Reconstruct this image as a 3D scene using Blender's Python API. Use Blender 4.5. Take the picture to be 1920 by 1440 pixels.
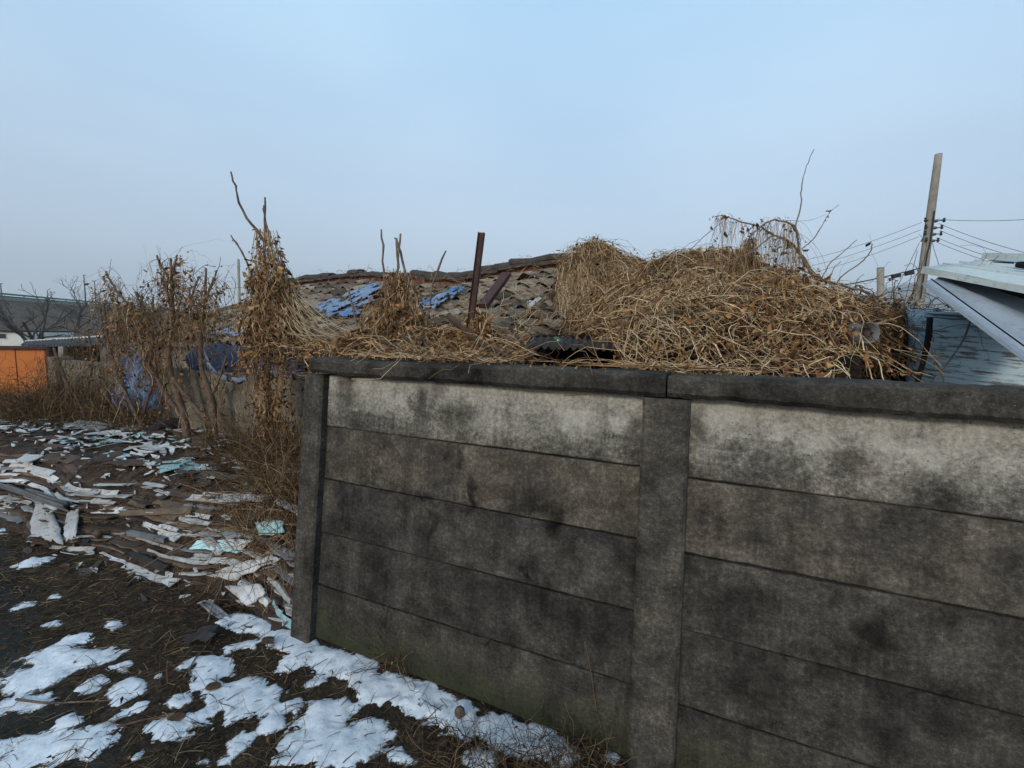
import bpy, math, random
import numpy as np
from mathutils import Matrix, Vector

# ------------------------------------------------------------------ camera, world, sun, exposure
S = bpy.context.scene
for o in list(bpy.data.objects): bpy.data.objects.remove(o)
C = S.collection
F, PITCH, ROLL, CZ = 870.0, 0.1007, 0.0181, 1.75
cp, sp, cr, sr = math.cos(PITCH), math.sin(PITCH), math.cos(ROLL), math.sin(ROLL)
cam = bpy.data.cameras.new('camera'); cam.sensor_width = 36; cam.lens = F / 1920 * 36
cam.clip_start = 0.05; cam.clip_end = 20000
co = bpy.data.objects.new('camera', cam); C.objects.link(co); S.camera = co
up0 = Vector((0, sp, cp)); ex = Vector((1, 0, 0))
rt = ex * cr + up0 * sr; up = ex * -sr + up0 * cr; bk = rt.cross(up)
co.matrix_world = Matrix(((rt.x, up.x, bk.x, 0), (rt.y, up.y, bk.y, 0), (rt.z, up.z, bk.z, CZ), (0, 0, 0, 1)))
S.render.resolution_x, S.render.resolution_y = 1024, 768
S.view_settings.view_transform = 'Standard'; S.view_settings.look = 'None'
S.view_settings.gamma = 1; S.view_settings.use_curve_mapping = False
S.view_settings.exposure = 0.5
SUN_EL, SUN_AZ = math.radians(24), math.radians(205)      # azimuth clockwise from +Y: behind the camera, to its left
wd = bpy.data.worlds.new('World'); S.world = wd; wd.use_nodes = True
wn = wd.node_tree; wn.nodes.clear()
sky = wn.nodes.new('ShaderNodeTexSky'); sky.sky_type = 'NISHITA'; sky.sun_disc = False
sky.sun_elevation = SUN_EL; sky.sun_rotation = SUN_AZ
sky.air_density = 1.0; sky.dust_density = 2.0; sky.ozone_density = 1.5
SKY_STRENGTH, CLOUD = 0.10, 0.72
tcw = wn.nodes.new('ShaderNodeTexCoord')
mp = wn.nodes.new('ShaderNodeMapping'); mp.inputs['Scale'].default_value = (1, 1, 2.6)
nz = wn.nodes.new('ShaderNodeTexNoise'); nz.inputs['Scale'].default_value = 1.5; nz.inputs['Detail'].default_value = 3; nz.inputs['Roughness'].default_value = 0.42
wn.links.new(tcw.outputs['Generated'], mp.inputs[0]); wn.links.new(mp.outputs[0], nz.inputs['Vector'])
sepw = wn.nodes.new('ShaderNodeSeparateXYZ'); wn.links.new(tcw.outputs['Generated'], sepw.inputs[0])
hz = wn.nodes.new('ShaderNodeValToRGB')          # thin high cloud veil: paler blue higher up, greyer to the horizon
hz.color_ramp.elements[0].position = 0.0; hz.color_ramp.elements[0].color = (5.0, 5.65, 6.7, 1)
hz.color_ramp.elements[1].position = 0.62; hz.color_ramp.elements[1].color = (4.35, 7.1, 9.6, 1)
e = hz.color_ramp.elements.new(0.22); e.color = (4.8, 6.15, 7.7, 1)
wn.links.new(sepw.outputs['Z'], hz.inputs[0])
cl = wn.nodes.new('ShaderNodeValToRGB')
cl.color_ramp.elements[0].position = 0.38; cl.color_ramp.elements[0].color = (0.91, 0.93, 0.95, 1)
cl.color_ramp.elements[1].position = 0.68; cl.color_ramp.elements[1].color = (1.13, 1.08, 1.04, 1)
wn.links.new(nz.outputs['Fac'], cl.inputs[0])
mulw = wn.nodes.new('ShaderNodeMixRGB'); mulw.blend_type = 'MULTIPLY'; mulw.inputs[0].default_value = 1
wn.links.new(hz.outputs[0], mulw.inputs[1]); wn.links.new(cl.outputs[0], mulw.inputs[2])
mxw = wn.nodes.new('ShaderNodeMixRGB'); mxw.inputs[0].default_value = CLOUD
wn.links.new(sky.outputs[0], mxw.inputs[1]); wn.links.new(mulw.outputs[0], mxw.inputs[2])
bg = wn.nodes.new('ShaderNodeBackground'); bg.inputs['Strength'].default_value = SKY_STRENGTH
wo = wn.nodes.new('ShaderNodeOutputWorld')
wn.links.new(mxw.outputs[0], bg.inputs['Color']); wn.links.new(bg.outputs[0], wo.inputs['Surface'])
sl = bpy.data.lights.new('sun', 'SUN'); sl.energy = 1.2; sl.angle = math.radians(11); sl.color = (1, 0.9, 0.76)
so = bpy.data.objects.new('sun', sl); C.objects.link(so)
sd = Vector((math.sin(SUN_AZ) * math.cos(SUN_EL), math.cos(SUN_AZ) * math.cos(SUN_EL), math.sin(SUN_EL)))
so.rotation_euler = sd.to_track_quat('Z', 'Y').to_euler(); so.location = (-3, -4, 6)

# ------------------------------------------------------------------ helpers
random.seed(5); RNG = np.random.default_rng(5)
A3 = lambda *v: np.array(v, float)

def ray(px, py):
    dx, dy = px - 960, py - 720
    u = dx * cr + dy * sr; v = -dx * sr + dy * cr
    x, zc = u / F, -v / F
    return A3(x, cp + zc * sp, -sp + zc * cp)
def at(px, py, d):                      # world point on the sight line at ground distance d ahead
    r = ray(px, py); return A3(0, 0, CZ) + r * (d / r[1])
def gp(px, py, z=0.0):                  # world point on the sight line at height z
    r = ray(px, py); return A3(0, 0, CZ) + r * ((z - CZ) / r[2])
def proj(P):
    P = np.atleast_2d(P); x, y, z = P[:, 0], P[:, 1], P[:, 2] - CZ
    yc = y * cp - z * sp; zc = z * cp + y * sp
    yc = np.where(np.abs(yc) < 1e-4, 1e-4, yc)
    u = F * x / yc; v = -F * zc / yc
    return 960 + u * cr - v * sr, 720 + u * sr + v * cr

def _h(i, j, k, seed):
    n = (i.astype(np.int64) * 374761393 + j.astype(np.int64) * 668265263 + k.astype(np.int64) * 2147483647 + seed * 1274126177) & 0xffffffff
    n = ((n ^ (n >> 13)) * 1274126177) & 0xffffffff
    return ((n ^ (n >> 16)) & 0xffff) / 65535.0
def vn(x, y, seed=0):
    x = np.asarray(x, float); y = np.asarray(y, float)
    i, j = np.floor(x), np.floor(y); a, b = x - i, y - j
    a = a * a * (3 - 2 * a); b = b * b * (3 - 2 * b); k = np.zeros_like(i)
    return ((_h(i, j, k, seed) * (1 - a) + _h(i + 1, j, k, seed) * a) * (1 - b) + (_h(i, j + 1, k, seed) * (1 - a) + _h(i + 1, j + 1, k, seed) * a) * b)
def fbm(x, y, seed=0, oct=4, gain=0.5):
    s, amp, t = 0, 1.0, 0
    for o in range(oct):
        s = s + amp * vn(np.asarray(x) * 2 ** o, np.asarray(y) * 2 ** o, seed + o * 17); t += amp; amp *= gain
    return s / t - 0.5

def mesh_np(name, V, Fc):               # V (N,3), Fc (M,k) all faces of the same size
    V = np.asarray(V, np.float32); Fc = np.asarray(Fc, np.int32); k = Fc.shape[1]
    me = bpy.data.meshes.new(name)
    me.vertices.add(len(V)); me.vertices.foreach_set('co', V.ravel())
    me.loops.add(Fc.size); me.loops.foreach_set('vertex_index', Fc.ravel())
    me.polygons.add(len(Fc)); me.polygons.foreach_set('loop_start', np.arange(0, Fc.size, k, dtype=np.int32))
    me.update(calc_edges=True)
    return me

def link(name, me, material=None, parent=None, smooth=False):
    o = bpy.data.objects.new(name, me); C.objects.link(o)
    if material: me.materials.append(material)
    if smooth: me.polygons.foreach_set('use_smooth', [True] * len(me.polygons))
    if parent:
        o.parent = parent; wl = parent
        loc = A3(0, 0, 0)
        while wl: loc += A3(*wl.location); wl = wl.parent
        o.location = -Vector(loc)
    return o
def tag(o, label=None, cat=None, group=None, kind=None):
    for k, v in (('label', label), ('category', cat), ('group', group), ('kind', kind)):
        if v: o[k] = v
    return o
def empty(name, loc, label, cat, group=None):
    o = bpy.data.objects.new(name, None); C.objects.link(o); o.location = Vector(loc); o.empty_display_size = 0.1
    return tag(o, label, cat, group)

class MB:
    def __init__(s): s.v, s.f, s.uv = [], [], []
    def add(s, verts, faces):
        b = len(s.v); s.v += [tuple(map(float, p)) for p in verts]; s.f += [tuple(b + i for i in f) for f in faces]; return s
    def box(s, x0, x1, y0, y1, z0, z1, T=None):
        P = [(x, y, z) for z in (z0, z1) for y in (y0, y1) for x in (x0, x1)]
        if T: P = [T(*p) for p in P]
        return s.add(P, [(0, 2, 3, 1), (4, 5, 7, 6), (0, 1, 5, 4), (2, 6, 7, 3), (0, 4, 6, 2), (1, 3, 7, 5)])
    def bar(s, a, b, w, h, upv=(0, 0, 1)):
        a, b = Vector(a), Vector(b); t = (b - a).normalized(); u = t.cross(Vector(upv)).normalized(); v = u.cross(t)
        P = [p + u * (sx * w / 2) + v * (sy * h / 2) for p in (a, b) for sx, sy in ((-1, -1), (1, -1), (1, 1), (-1, 1))]
        return s.add(P, [(3, 2, 1, 0), (4, 5, 6, 7), (0, 1, 5, 4), (1, 2, 6, 5), (2, 3, 7, 6), (3, 0, 4, 7)])
    def tube(s, pts, r0, r1=None, n=7, cap=True):
        r1 = r0 if r1 is None else r1
        pts = np.asarray(pts, float); K = len(pts); b = len(s.v)
        T = np.gradient(pts, axis=0); T /= np.linalg.norm(T, axis=1)[:, None] + 1e-9
        rr = np.linspace(r0, r1, K) if np.ndim(r0) == 0 else np.asarray(r0)
        ref = A3(0.31, 0.9, 0.2) if abs(T[0][2]) > 0.7 else A3(0, 0, 1)
        for i in range(K):
            u = np.cross(T[i], ref); u /= np.linalg.norm(u) + 1e-9; w = np.cross(T[i], u)
            for j in range(n):
                a = 2 * math.pi * j / n; s.v.append(tuple(pts[i] + (u * math.cos(a) + w * math.sin(a)) * rr[i]))
        for i in range(K - 1):
            for j in range(n):
                s.f.append((b + i * n + j, b + i * n + (j + 1) % n, b + (i + 1) * n + (j + 1) % n, b + (i + 1) * n + j))
        if cap:
            s.f.append(tuple(b + j for j in range(n))[::-1]); s.f.append(tuple(b + (K - 1) * n + j for j in range(n)))
        return s
    def mesh(s, name):
        me = bpy.data.meshes.new(name); me.from_pydata(s.v, [], s.f); me.update(); return me
    def build(s, name, material, parent=None, smooth=False): return link(name, s.mesh(name), material, parent, smooth)

def spline(pts, n):                      # Catmull-Rom through pts, n samples
    P = np.asarray(pts, float); P = np.vstack([2 * P[0] - P[1], P, 2 * P[-1] - P[-2]])
    out = []
    for t in np.linspace(0, len(P) - 3 - 1e-6, n):
        i = int(t); u = t - i; a, b, c, d = P[i], P[i + 1], P[i + 2], P[i + 3]
        out.append(0.5 * ((2 * b) + (c - a) * u + (2 * a - 5 * b + 4 * c - d) * u * u + (3 * b - a - 3 * c + d) * u ** 3))
    return np.array(out)

def strands_mesh(name, P, R, n=3):       # P (N,K,3), R (N,) or (N,K)
    N, K, _ = P.shape
    R = np.asarray(R, float); R = np.repeat(R[:, None], K, 1) * np.linspace(1, 0.55, K)[None] if R.ndim == 1 else R
    T = np.gradient(P, axis=1); T /= np.linalg.norm(T, axis=2)[..., None] + 1e-9
    ref = np.where(np.abs(T[..., 2:3]) > 0.8, A3(0.3, 0.95, 0), A3(0, 0, 1))
    U = np.cross(T, ref); U /= np.linalg.norm(U, axis=2)[..., None] + 1e-9; W = np.cross(T, U)
    V = np.stack([P + (U * math.cos(2 * math.pi * j / n) + W * math.sin(2 * math.pi * j / n)) * R[..., None] for j in range(n)], 2)
    idx = np.arange(N * K * n).reshape(N, K, n)
    a = idx[:, :-1]; b = idx[:, 1:]
    Fc = np.stack([a, np.roll(a, -1, 2), np.roll(b, -1, 2), b], -1).reshape(-1, 4)
    return mesh_np(name, V.reshape(-1, 3), Fc)

def leaves_mesh(name, P, size, rng=RNG, hang=0.6):   # curled dry leaves: bent midrib, folded uneven halves, eight triangles
    N = len(P); s = (size * (0.35 + 0.95 * rng.random(N) ** 1.6))[:, None]
    a = rng.normal(size=(N, 3)); a[:, 2] -= hang * 1.6; a /= np.linalg.norm(a, axis=1)[:, None]
    b = np.cross(a, rng.normal(size=(N, 3))); b /= np.linalg.norm(b, axis=1)[:, None] + 1e-9; c = np.cross(a, b)
    U = lambda lo, hi: rng.uniform(lo, hi, (N, 1))
    bend = U(-0.5, 0.9); m0 = P; m1 = P + s * (a * 0.3 + c * bend * 0.10); m2 = P + s * (a * 0.62 + c * bend * 0.38); m3 = P + s * (a * U(0.75, 1.05) + c * bend * 0.8 + b * U(-0.2, 0.2))
    f1, f2 = U(-0.2, 0.9), U(-0.2, 0.9)
    l1 = m1 + s * (b * U(0.05, 0.27) + c * f1 * 0.4 + a * U(-0.15, 0.1)); l2 = m2 + s * (b * U(0.04, 0.30) + c * f1 * 0.6 + a * U(-0.1, 0.2))
    r1 = m1 + s * (-b * U(0.05, 0.27) + c * f2 * 0.4 + a * U(-0.15, 0.1)); r2 = m2 + s * (-b * U(0.04, 0.30) + c * f2 * 0.6 + a * U(-0.1, 0.2))
    V = np.stack([m0, m1, m2, m3, l1, l2, r1, r2], 1).reshape(-1, 3); i = np.arange(N)[:, None] * 8
    Fc = np.concatenate([i + [t] for t in ([0, 1, 4], [4, 1, 2], [4, 2, 5], [5, 2, 3], [0, 6, 1], [6, 2, 1], [6, 7, 2], [7, 3, 2])])
    return mesh_np(name, V, Fc)
def strand_r(rng, lo, hi, N): return lo + (hi * 1.45 - lo) * rng.random(N) ** 2.6

def drape(P0, D0, K, step, grav, wob, hfun=None, off=0.02, rng=RNG, kink=0.0):
    N = len(P0); P = np.zeros((N, K, 3)); P[:, 0] = P0; D = D0 / (np.linalg.norm(D0, axis=1)[:, None] + 1e-9)
    step = np.broadcast_to(np.asarray(step, float), (N,))[:, None]; off = np.broadcast_to(np.asarray(off, float), (N,))
    g = np.broadcast_to(np.asarray(grav, float), (N,))
    for k in range(1, K):
        D = D + rng.normal(size=(N, 3)) * wob
        if kink: D = D + rng.normal(size=(N, 3)) * kink * (rng.random((N, 1)) < 0.25)
        D[:, 2] -= g
        D /= np.linalg.norm(D, axis=1)[:, None] + 1e-9
        q = P[:, k - 1] + D * step
        if hfun is not None:
            hh = hfun(q[:, 0], q[:, 1]) + off; low = q[:, 2] < hh
            q[:, 2] = np.where(low, hh, q[:, 2])
            D = q - P[:, k - 1]; L = np.linalg.norm(D, axis=1)[:, None] + 1e-9
            q = P[:, k - 1] + D / L * np.minimum(L, step * 1.3); D = D / L
        P[:, k] = q
    return P

# ------------------------------------------------------------------ materials
class G:
    def __init__(s, name, rough=0.9, spec=0.2):
        s.m = bpy.data.materials.new(name); s.m.use_nodes = True; s.t = s.m.node_tree
        s.b = s.t.nodes['Principled BSDF']; s.b.inputs['Roughness'].default_value = rough; s.b.inputs['Specular IOR Level'].default_value = spec
        s._tc = None
    def n(s, t): return s.t.nodes.new(t)
    def l(s, a, b): s.t.links.new(a, b)
    def put(s, sock, v):
        if hasattr(v, 'node'): s.l(v, sock)
        elif isinstance(v, (tuple, list)) and len(v) == 3 and sock.type == 'RGBA': sock.default_value = (*v, 1)
        else: sock.default_value = v
    def tc(s, w='Object'):
        if not s._tc: s._tc = s.n('ShaderNodeTexCoord')
        return s._tc.outputs[w]
    def map(s, vec, scale=(1, 1, 1), rot=(0, 0, 0), loc=(0, 0, 0)):
        m = s.n('ShaderNodeMapping'); s.l(vec, m.inputs[0]); m.inputs['Scale'].default_value = scale; m.inputs['Rotation'].default_value = rot; m.inputs['Location'].default_value = loc
        return m.outputs[0]
    def noise(s, vec, scale, detail=4, rough=0.55, dist=0.0):
        n = s.n('ShaderNodeTexNoise'); s.l(vec, n.inputs['Vector']); n.inputs['Scale'].default_value = scale
        n.inputs['Detail'].default_value = detail; n.inputs['Roughness'].default_value = rough; n.inputs['Distortion'].default_value = dist
        return n.outputs['Fac']
    def voro(s, vec, scale, feat='F1', out='Distance'):
        n = s.n('ShaderNodeTexVoronoi'); n.feature = feat; s.l(vec, n.inputs['Vector']); n.inputs['Scale'].default_value = scale; return n.outputs[out]
    def ramp(s, fac, stops):
        r = s.n('ShaderNodeValToRGB'); s.put(r.inputs[0], fac); el = r.color_ramp.elements
        while len(el) < len(stops): el.new(0.5)
        for e, (p, c) in zip(el, stops):
            e.position = p; e.color = (c, c, c, 1) if isinstance(c, (int, float)) else (*c, 1)
        return r.outputs[0]
    def mix(s, fac, a, b, mode='MIX'):
        m = s.n('ShaderNodeMixRGB'); m.blend_type = mode; s.put(m.inputs[0], fac); s.put(m.inputs[1], a); s.put(m.inputs[2], b); return m.outputs[0]
    def math(s, op, a, b=0.0, clamp=False):
        m = s.n('ShaderNodeMath'); m.operation = op; m.use_clamp = clamp; s.put(m.inputs[0], a); s.put(m.inputs[1], b); return m.outputs[0]
    def smooth(s, v, lo, hi):
        m = s.n('ShaderNodeMapRange'); m.interpolation_type = 'SMOOTHSTEP'; s.put(m.inputs[0], v); m.inputs[1].default_value = lo; m.inputs[2].default_value = hi; return m.outputs[0]
    def bump(s, h, strength=0.4, dist=0.01):
        b = s.n('ShaderNodeBump'); s.l(h, b.inputs['Height']); b.inputs['Strength'].default_value = strength; b.inputs['Distance'].default_value = dist
        s.l(b.outputs[0], s.b.inputs['Normal'])
    def color(s, c): s.put(s.b.inputs['Base Color'], c); return s
    def sep(s, vec):
        n = s.n('ShaderNodeSeparateXYZ'); s.l(vec, n.inputs[0]); return n.outputs
    def island(s): return s.n('ShaderNodeNewGeometry').outputs['Random Per Island']
    def objrand(s): return s.n('ShaderNodeObjectInfo').outputs['Random']

def stains_mask(g, uv, stains, wob=0.10):
    n = g.n('ShaderNodeTexNoise'); g.l(uv, n.inputs['Vector']); n.inputs['Scale'].default_value = 9; n.inputs['Detail'].default_value = 4
    v = g.n('ShaderNodeVectorMath'); v.operation = 'MULTIPLY_ADD'; g.l(n.outputs['Color'], v.inputs[0]); v.inputs[1].default_value = (wob, wob * 1.2, 0); g.l(uv, v.inputs[2])
    tot = None
    for (u, w, ru, rv, st) in stains:
        a = g.map(v.outputs[0], (1 / ru, 1 / rv, 0), (0, 0, 0), (-(u + wob / 2) / ru, -(w + wob * 0.6) / rv, 0))
        ln = g.n('ShaderNodeVectorMath'); ln.operation = 'LENGTH'; g.l(a, ln.inputs[0])
        k = g.math('MULTIPLY', g.math('SUBTRACT', 1.0, g.smooth(ln.outputs['Value'], 0.25, 1.15)), st)
        tot = k if tot is None else g.math('MAXIMUM', tot, k)
    return tot

def concrete(name, pale=0.0, stains=(), light=1.0, z0=0.0, ph=0.3, patches=(), moss=False, brights=(), tint=(1, 1, 1)):
    g = G(name, 0.92, 0.15); uv = g.tc('UV')
    rnd = g.objrand()
    cmb = g.n('ShaderNodeCombineXYZ'); g.l(g.math('MULTIPLY', rnd, 37.0), cmb.inputs[0]); g.l(g.math('MULTIPLY', rnd, 11.0), cmb.inputs[1])
    ad = g.n('ShaderNodeVectorMath'); g.l(uv, ad.inputs[0]); g.l(cmb.outputs[0], ad.inputs[1]); w = ad.outputs[0]
    fine = g.noise(w, 55, 8, 0.82)
    speck = g.noise(g.map(w, (1, 1, 1), (0, 0, 0), (7, 3, 1)), 160, 3, 0.7)
    med = g.noise(w, 7, 6, 0.68)
    big = g.noise(w, 2.0, 4, 0.6)
    drip = g.math('ADD', g.math('MULTIPLY', g.noise(g.map(w, (11, 1.1, 1)), 1.0, 5, 0.7, 0.4), 0.6), g.math('MULTIPLY', g.noise(g.map(w, (48, 3.2, 1)), 1.0, 4, 0.65), 0.4))
    base = g.ramp(fine, [(0.30, tuple(c * light for c in (0.0175, 0.0158, 0.0135))), (0.52, tuple(c * light for c in (0.056, 0.0505, 0.0435))), (0.74, tuple(c * light for c in (0.145, 0.131, 0.113)))])
    base = g.mix(1, base, g.ramp(med, [(0.30, 0.30), (0.52, 0.95), (0.70, 1.65)]), 'MULTIPLY')
    base = g.mix(1, base, g.ramp(big, [(0.33, (0.55, 0.55, 0.58)), (0.66, (1.3, 1.27, 1.2))]), 'MULTIPLY')
    base = g.mix(1, base, g.ramp(drip, [(0.36, 0.72), (0.58, 1.1)]), 'MULTIPLY')
    base = g.mix(g.math('MULTIPLY', g.ramp(speck, [(0.62, 0), (0.70, 0.9)]), g.ramp(big, [(0.35, 0.1), (0.65, 1)])), base, (0.22, 0.20, 0.17)); base = g.mix(g.ramp(g.noise(g.map(w, (1, 1, 1), (0, 0, 0), (2, 9, 4)), 70, 3, 0.8), [(0.62, 0), (0.70, 0.9)]), base, (0.012, 0.011, 0.010))
    if pale:
        vy = g.sep(uv)[1]
        h = g.math('MULTIPLY', g.math('SUBTRACT', vy, z0), 1.0 / ph)        # 0 bottom .. 1 top of the panel
        f = g.math('ADD', g.math('MULTIPLY', h, 0.55), g.math('MULTIPLY', med, 0.75))
        f = g.math('ADD', f, g.math('MULTIPLY', drip, 0.14)); f = g.math('ADD', f, g.math('MULTIPLY', big, 0.5))
        f = g.math('ADD', f, g.math('MULTIPLY', fine, 0.75))
        pm = g.math('MULTIPLY', g.smooth(f, 1.04, 1.72), pale)
        if patches:
            pm = g.math('MULTIPLY', pm, g.math('SUBTRACT', 1.0, stains_mask(g, uv, patches, 0.16)))
        if brights: pm = g.math('MAXIMUM', pm, g.smooth(g.math('ADD', stains_mask(g, uv, brights, 0.2), g.math('ADD', g.math('MULTIPLY', g.math('SUBTRACT', fine, 0.5), 0.9), g.math('MULTIPLY', g.math('SUBTRACT', med, 0.5), 1.6))), 0.10, 1.0))
        pc = g.mix(g.ramp(fine, [(0.35, 0.25), (0.6, 1)]), (0.19, 0.181, 0.157), (0.40, 0.38, 0.33))
        pc = g.mix(g.ramp(drip, [(0.36, 0.5), (0.50, 0)]), pc, (0.17, 0.155, 0.13))
        base = g.mix(pm, base, pc)
    if stains:
        sm = stains_mask(g, uv, stains, 0.2); sm = g.math('MULTIPLY', sm, g.ramp(g.math('ADD', g.math('MULTIPLY', drip, 0.6), g.math('MULTIPLY', med, 0.4)), [(0.38, 1.0), (0.62, 0.55)]))
        base = g.mix(sm, base, g.mix(1, base, (0.10, 0.10, 0.102), 'MULTIPLY'))
    if moss:
        vy = g.sep(uv)[1]
        mm = g.smooth(g.math('ADD', vy, g.math('MULTIPLY', med, -0.5)), 0.0, -0.26)
        base = g.mix(g.math('MULTIPLY', mm, 0.8), base, (0.022, 0.027, 0.010))
    holes = g.math('MULTIPLY', g.ramp(g.voro(g.map(w, (1, 1.7, 1), (0, 0, 0.1)), 42), [(0.10, 1), (0.17, 0)]), g.ramp(g.noise(w, 16, 3, 0.6), [(0.48, 0), (0.56, 1)]))
    base = g.mix(g.math('MULTIPLY', holes, 0.85), base, (0.010, 0.009, 0.008))
    g.color(g.mix(1, base, tint, 'MULTIPLY'))
    hgt = g.math('ADD', g.math('MULTIPLY', fine, 0.6), g.math('MULTIPLY', g.voro(w, 130), 0.35))
    pits = g.ramp(g.voro(g.map(w, (1, 2.2, 1)), 34), [(0.06, 0), (0.16, 1)])
    hgt = g.math('ADD', hgt, g.math('MULTIPLY', pits, 0.35))
    g.bump(hgt, 0.55, 0.006)
    return g.m

def strand_mat(name, stops, rough=0.85):
    g = G(name, rough, 0.12)
    c = g.ramp(g.island(), stops)
    c = g.mix(0.55, c, g.ramp(g.noise(g.tc(), 30, 3), [(0.3, 0.35), (0.7, 1.45)]), 'MULTIPLY')
    g.color(c)
    return g.m
def flat_mat(name, c, rough=0.85, var=0.45, scale=6, bump=0.3, dist=0.004, spec=0.2, metal=0):
    g = G(name, rough, spec); n1 = g.noise(g.tc(), scale, 6, 0.65); n2 = g.noise(g.tc(), scale * 7, 4, 0.6)
    k = g.mix(1, c, g.ramp(n1, [(0.28, 1 - var), (0.72, 1 + var)]), 'MULTIPLY')
    k = g.mix(1, k, g.ramp(n2, [(0.3, 1 - var * 0.6), (0.7, 1 + var * 0.6)]), 'MULTIPLY')
    g.color(k); g.b.inputs['Metallic'].default_value = metal
    if bump: g.bump(n2, bump, dist)
    return g.m

M = {}
M['straw'] = strand_mat('straw_vine', [(0.0, (0.050, 0.026, 0.012)), (0.3, (0.20, 0.112, 0.050)), (0.65, (0.42, 0.275, 0.145)), (1.0, (0.65, 0.485, 0.305))])
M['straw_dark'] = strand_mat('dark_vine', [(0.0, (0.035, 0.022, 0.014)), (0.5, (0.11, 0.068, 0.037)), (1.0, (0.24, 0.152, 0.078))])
M['straw_pale'] = strand_mat('pale_vine', [(0.0, (0.22, 0.140, 0.075)), (0.5, (0.46, 0.32, 0.18)), (1.0, (0.68, 0.54, 0.35))])
M['leaf'] = strand_mat('dry_leaf', [(0.0, (0.055, 0.027, 0.014)), (0.45, (0.17, 0.085, 0.036)), (0.8, (0.31, 0.165, 0.068)), (1.0, (0.46, 0.29, 0.14))])
M['leaf_dark'] = strand_mat('dark_dry_leaf', [(0.0, (0.025, 0.016, 0.011)), (0.6, (0.075, 0.044, 0.026)), (1.0, (0.17, 0.10, 0.05))])
M['twig'] = strand_mat('ground_twig', [(0.0, (0.022, 0.016, 0.011)), (0.5, (0.075, 0.05, 0.031)), (0.85, (0.18, 0.122, 0.07)), (1.0, (0.32, 0.23, 0.13))])
M['red_weed'] = strand_mat('red_brown_weed', [(0.0, (0.045, 0.019, 0.010)), (0.5, (0.12, 0.05, 0.025)), (1.0, (0.24, 0.115, 0.055))])
M['grey_twig'] = strand_mat('grey_twig', [(0.0, (0.045, 0.035, 0.03)), (1.0, (0.11, 0.088, 0.072))])
M['bark_s'] = strand_mat('vine_stem', [(0.0, (0.06, 0.040, 0.028)), (0.5, (0.13, 0.092, 0.062)), (1.0, (0.24, 0.185, 0.13))])
M['bark'] = flat_mat('bark', (0.125, 0.082, 0.058), 0.9, 0.55, 16, 0.7, 0.01)
M['bark_dark'] = flat_mat('dark_bark', (0.07, 0.048, 0.036), 0.9, 0.55, 20, 0.7, 0.008)
M['bark_grey'] = flat_mat('grey_bark', (0.15, 0.115, 0.09), 0.9, 0.5, 16, 0.6, 0.008)
M['core'] = flat_mat('tangle_shade', (0.038, 0.024, 0.014), 1.0, 0.8, 9, 1.0, 0.03)  # dark brown core; shade between the vine strands put into the colour
M['rust'] = flat_mat('rusty_steel', (0.052, 0.023, 0.019), 0.75, 0.5, 14, 0.4, 0.002, 0.3)
M['tile'] = None
M['dark'] = flat_mat('near_black', (0.012, 0.010, 0.009), 1, 0.4)  # near-black; puts the shade of gaps into colour, also used on real dark parts

# ------------------------------------------------------------------ precast concrete wall
WX, WY, WZ, TH, RACK, BACK, PH = -1.0692, 2.691, 1.517, 0.4266, -0.0223, 0.1226, 0.3022
dW = A3(math.cos(TH), -math.sin(TH), 0); nW = A3(math.sin(TH), math.cos(TH), 0)
def W(t, y, z):
    dz = z - WZ
    return A3(WX, WY, 0) + dW * (t + RACK * dz) + nW * (y + BACK * dz) + A3(0, 0, z)
def wuv(px, py):                          # wall coordinates of a picture point on the front face
    r = ray(px, py); N = np.cross(dW, W(0, 0, 1) - W(0, 0, 0)); P0 = W(0, 0, 0)
    k = np.dot(P0 - A3(0, 0, CZ), N) / np.dot(r, N); P = A3(0, 0, CZ) + r * k
    dz = P[2] - WZ; q = P - A3(WX, WY, P[2]); return float(np.dot(q, dW) - RACK * dz), float(P[2])
def stain(px, py, ru, rv, st): u, v = wuv(px, py); return (u, v, ru, rv, st)

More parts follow.
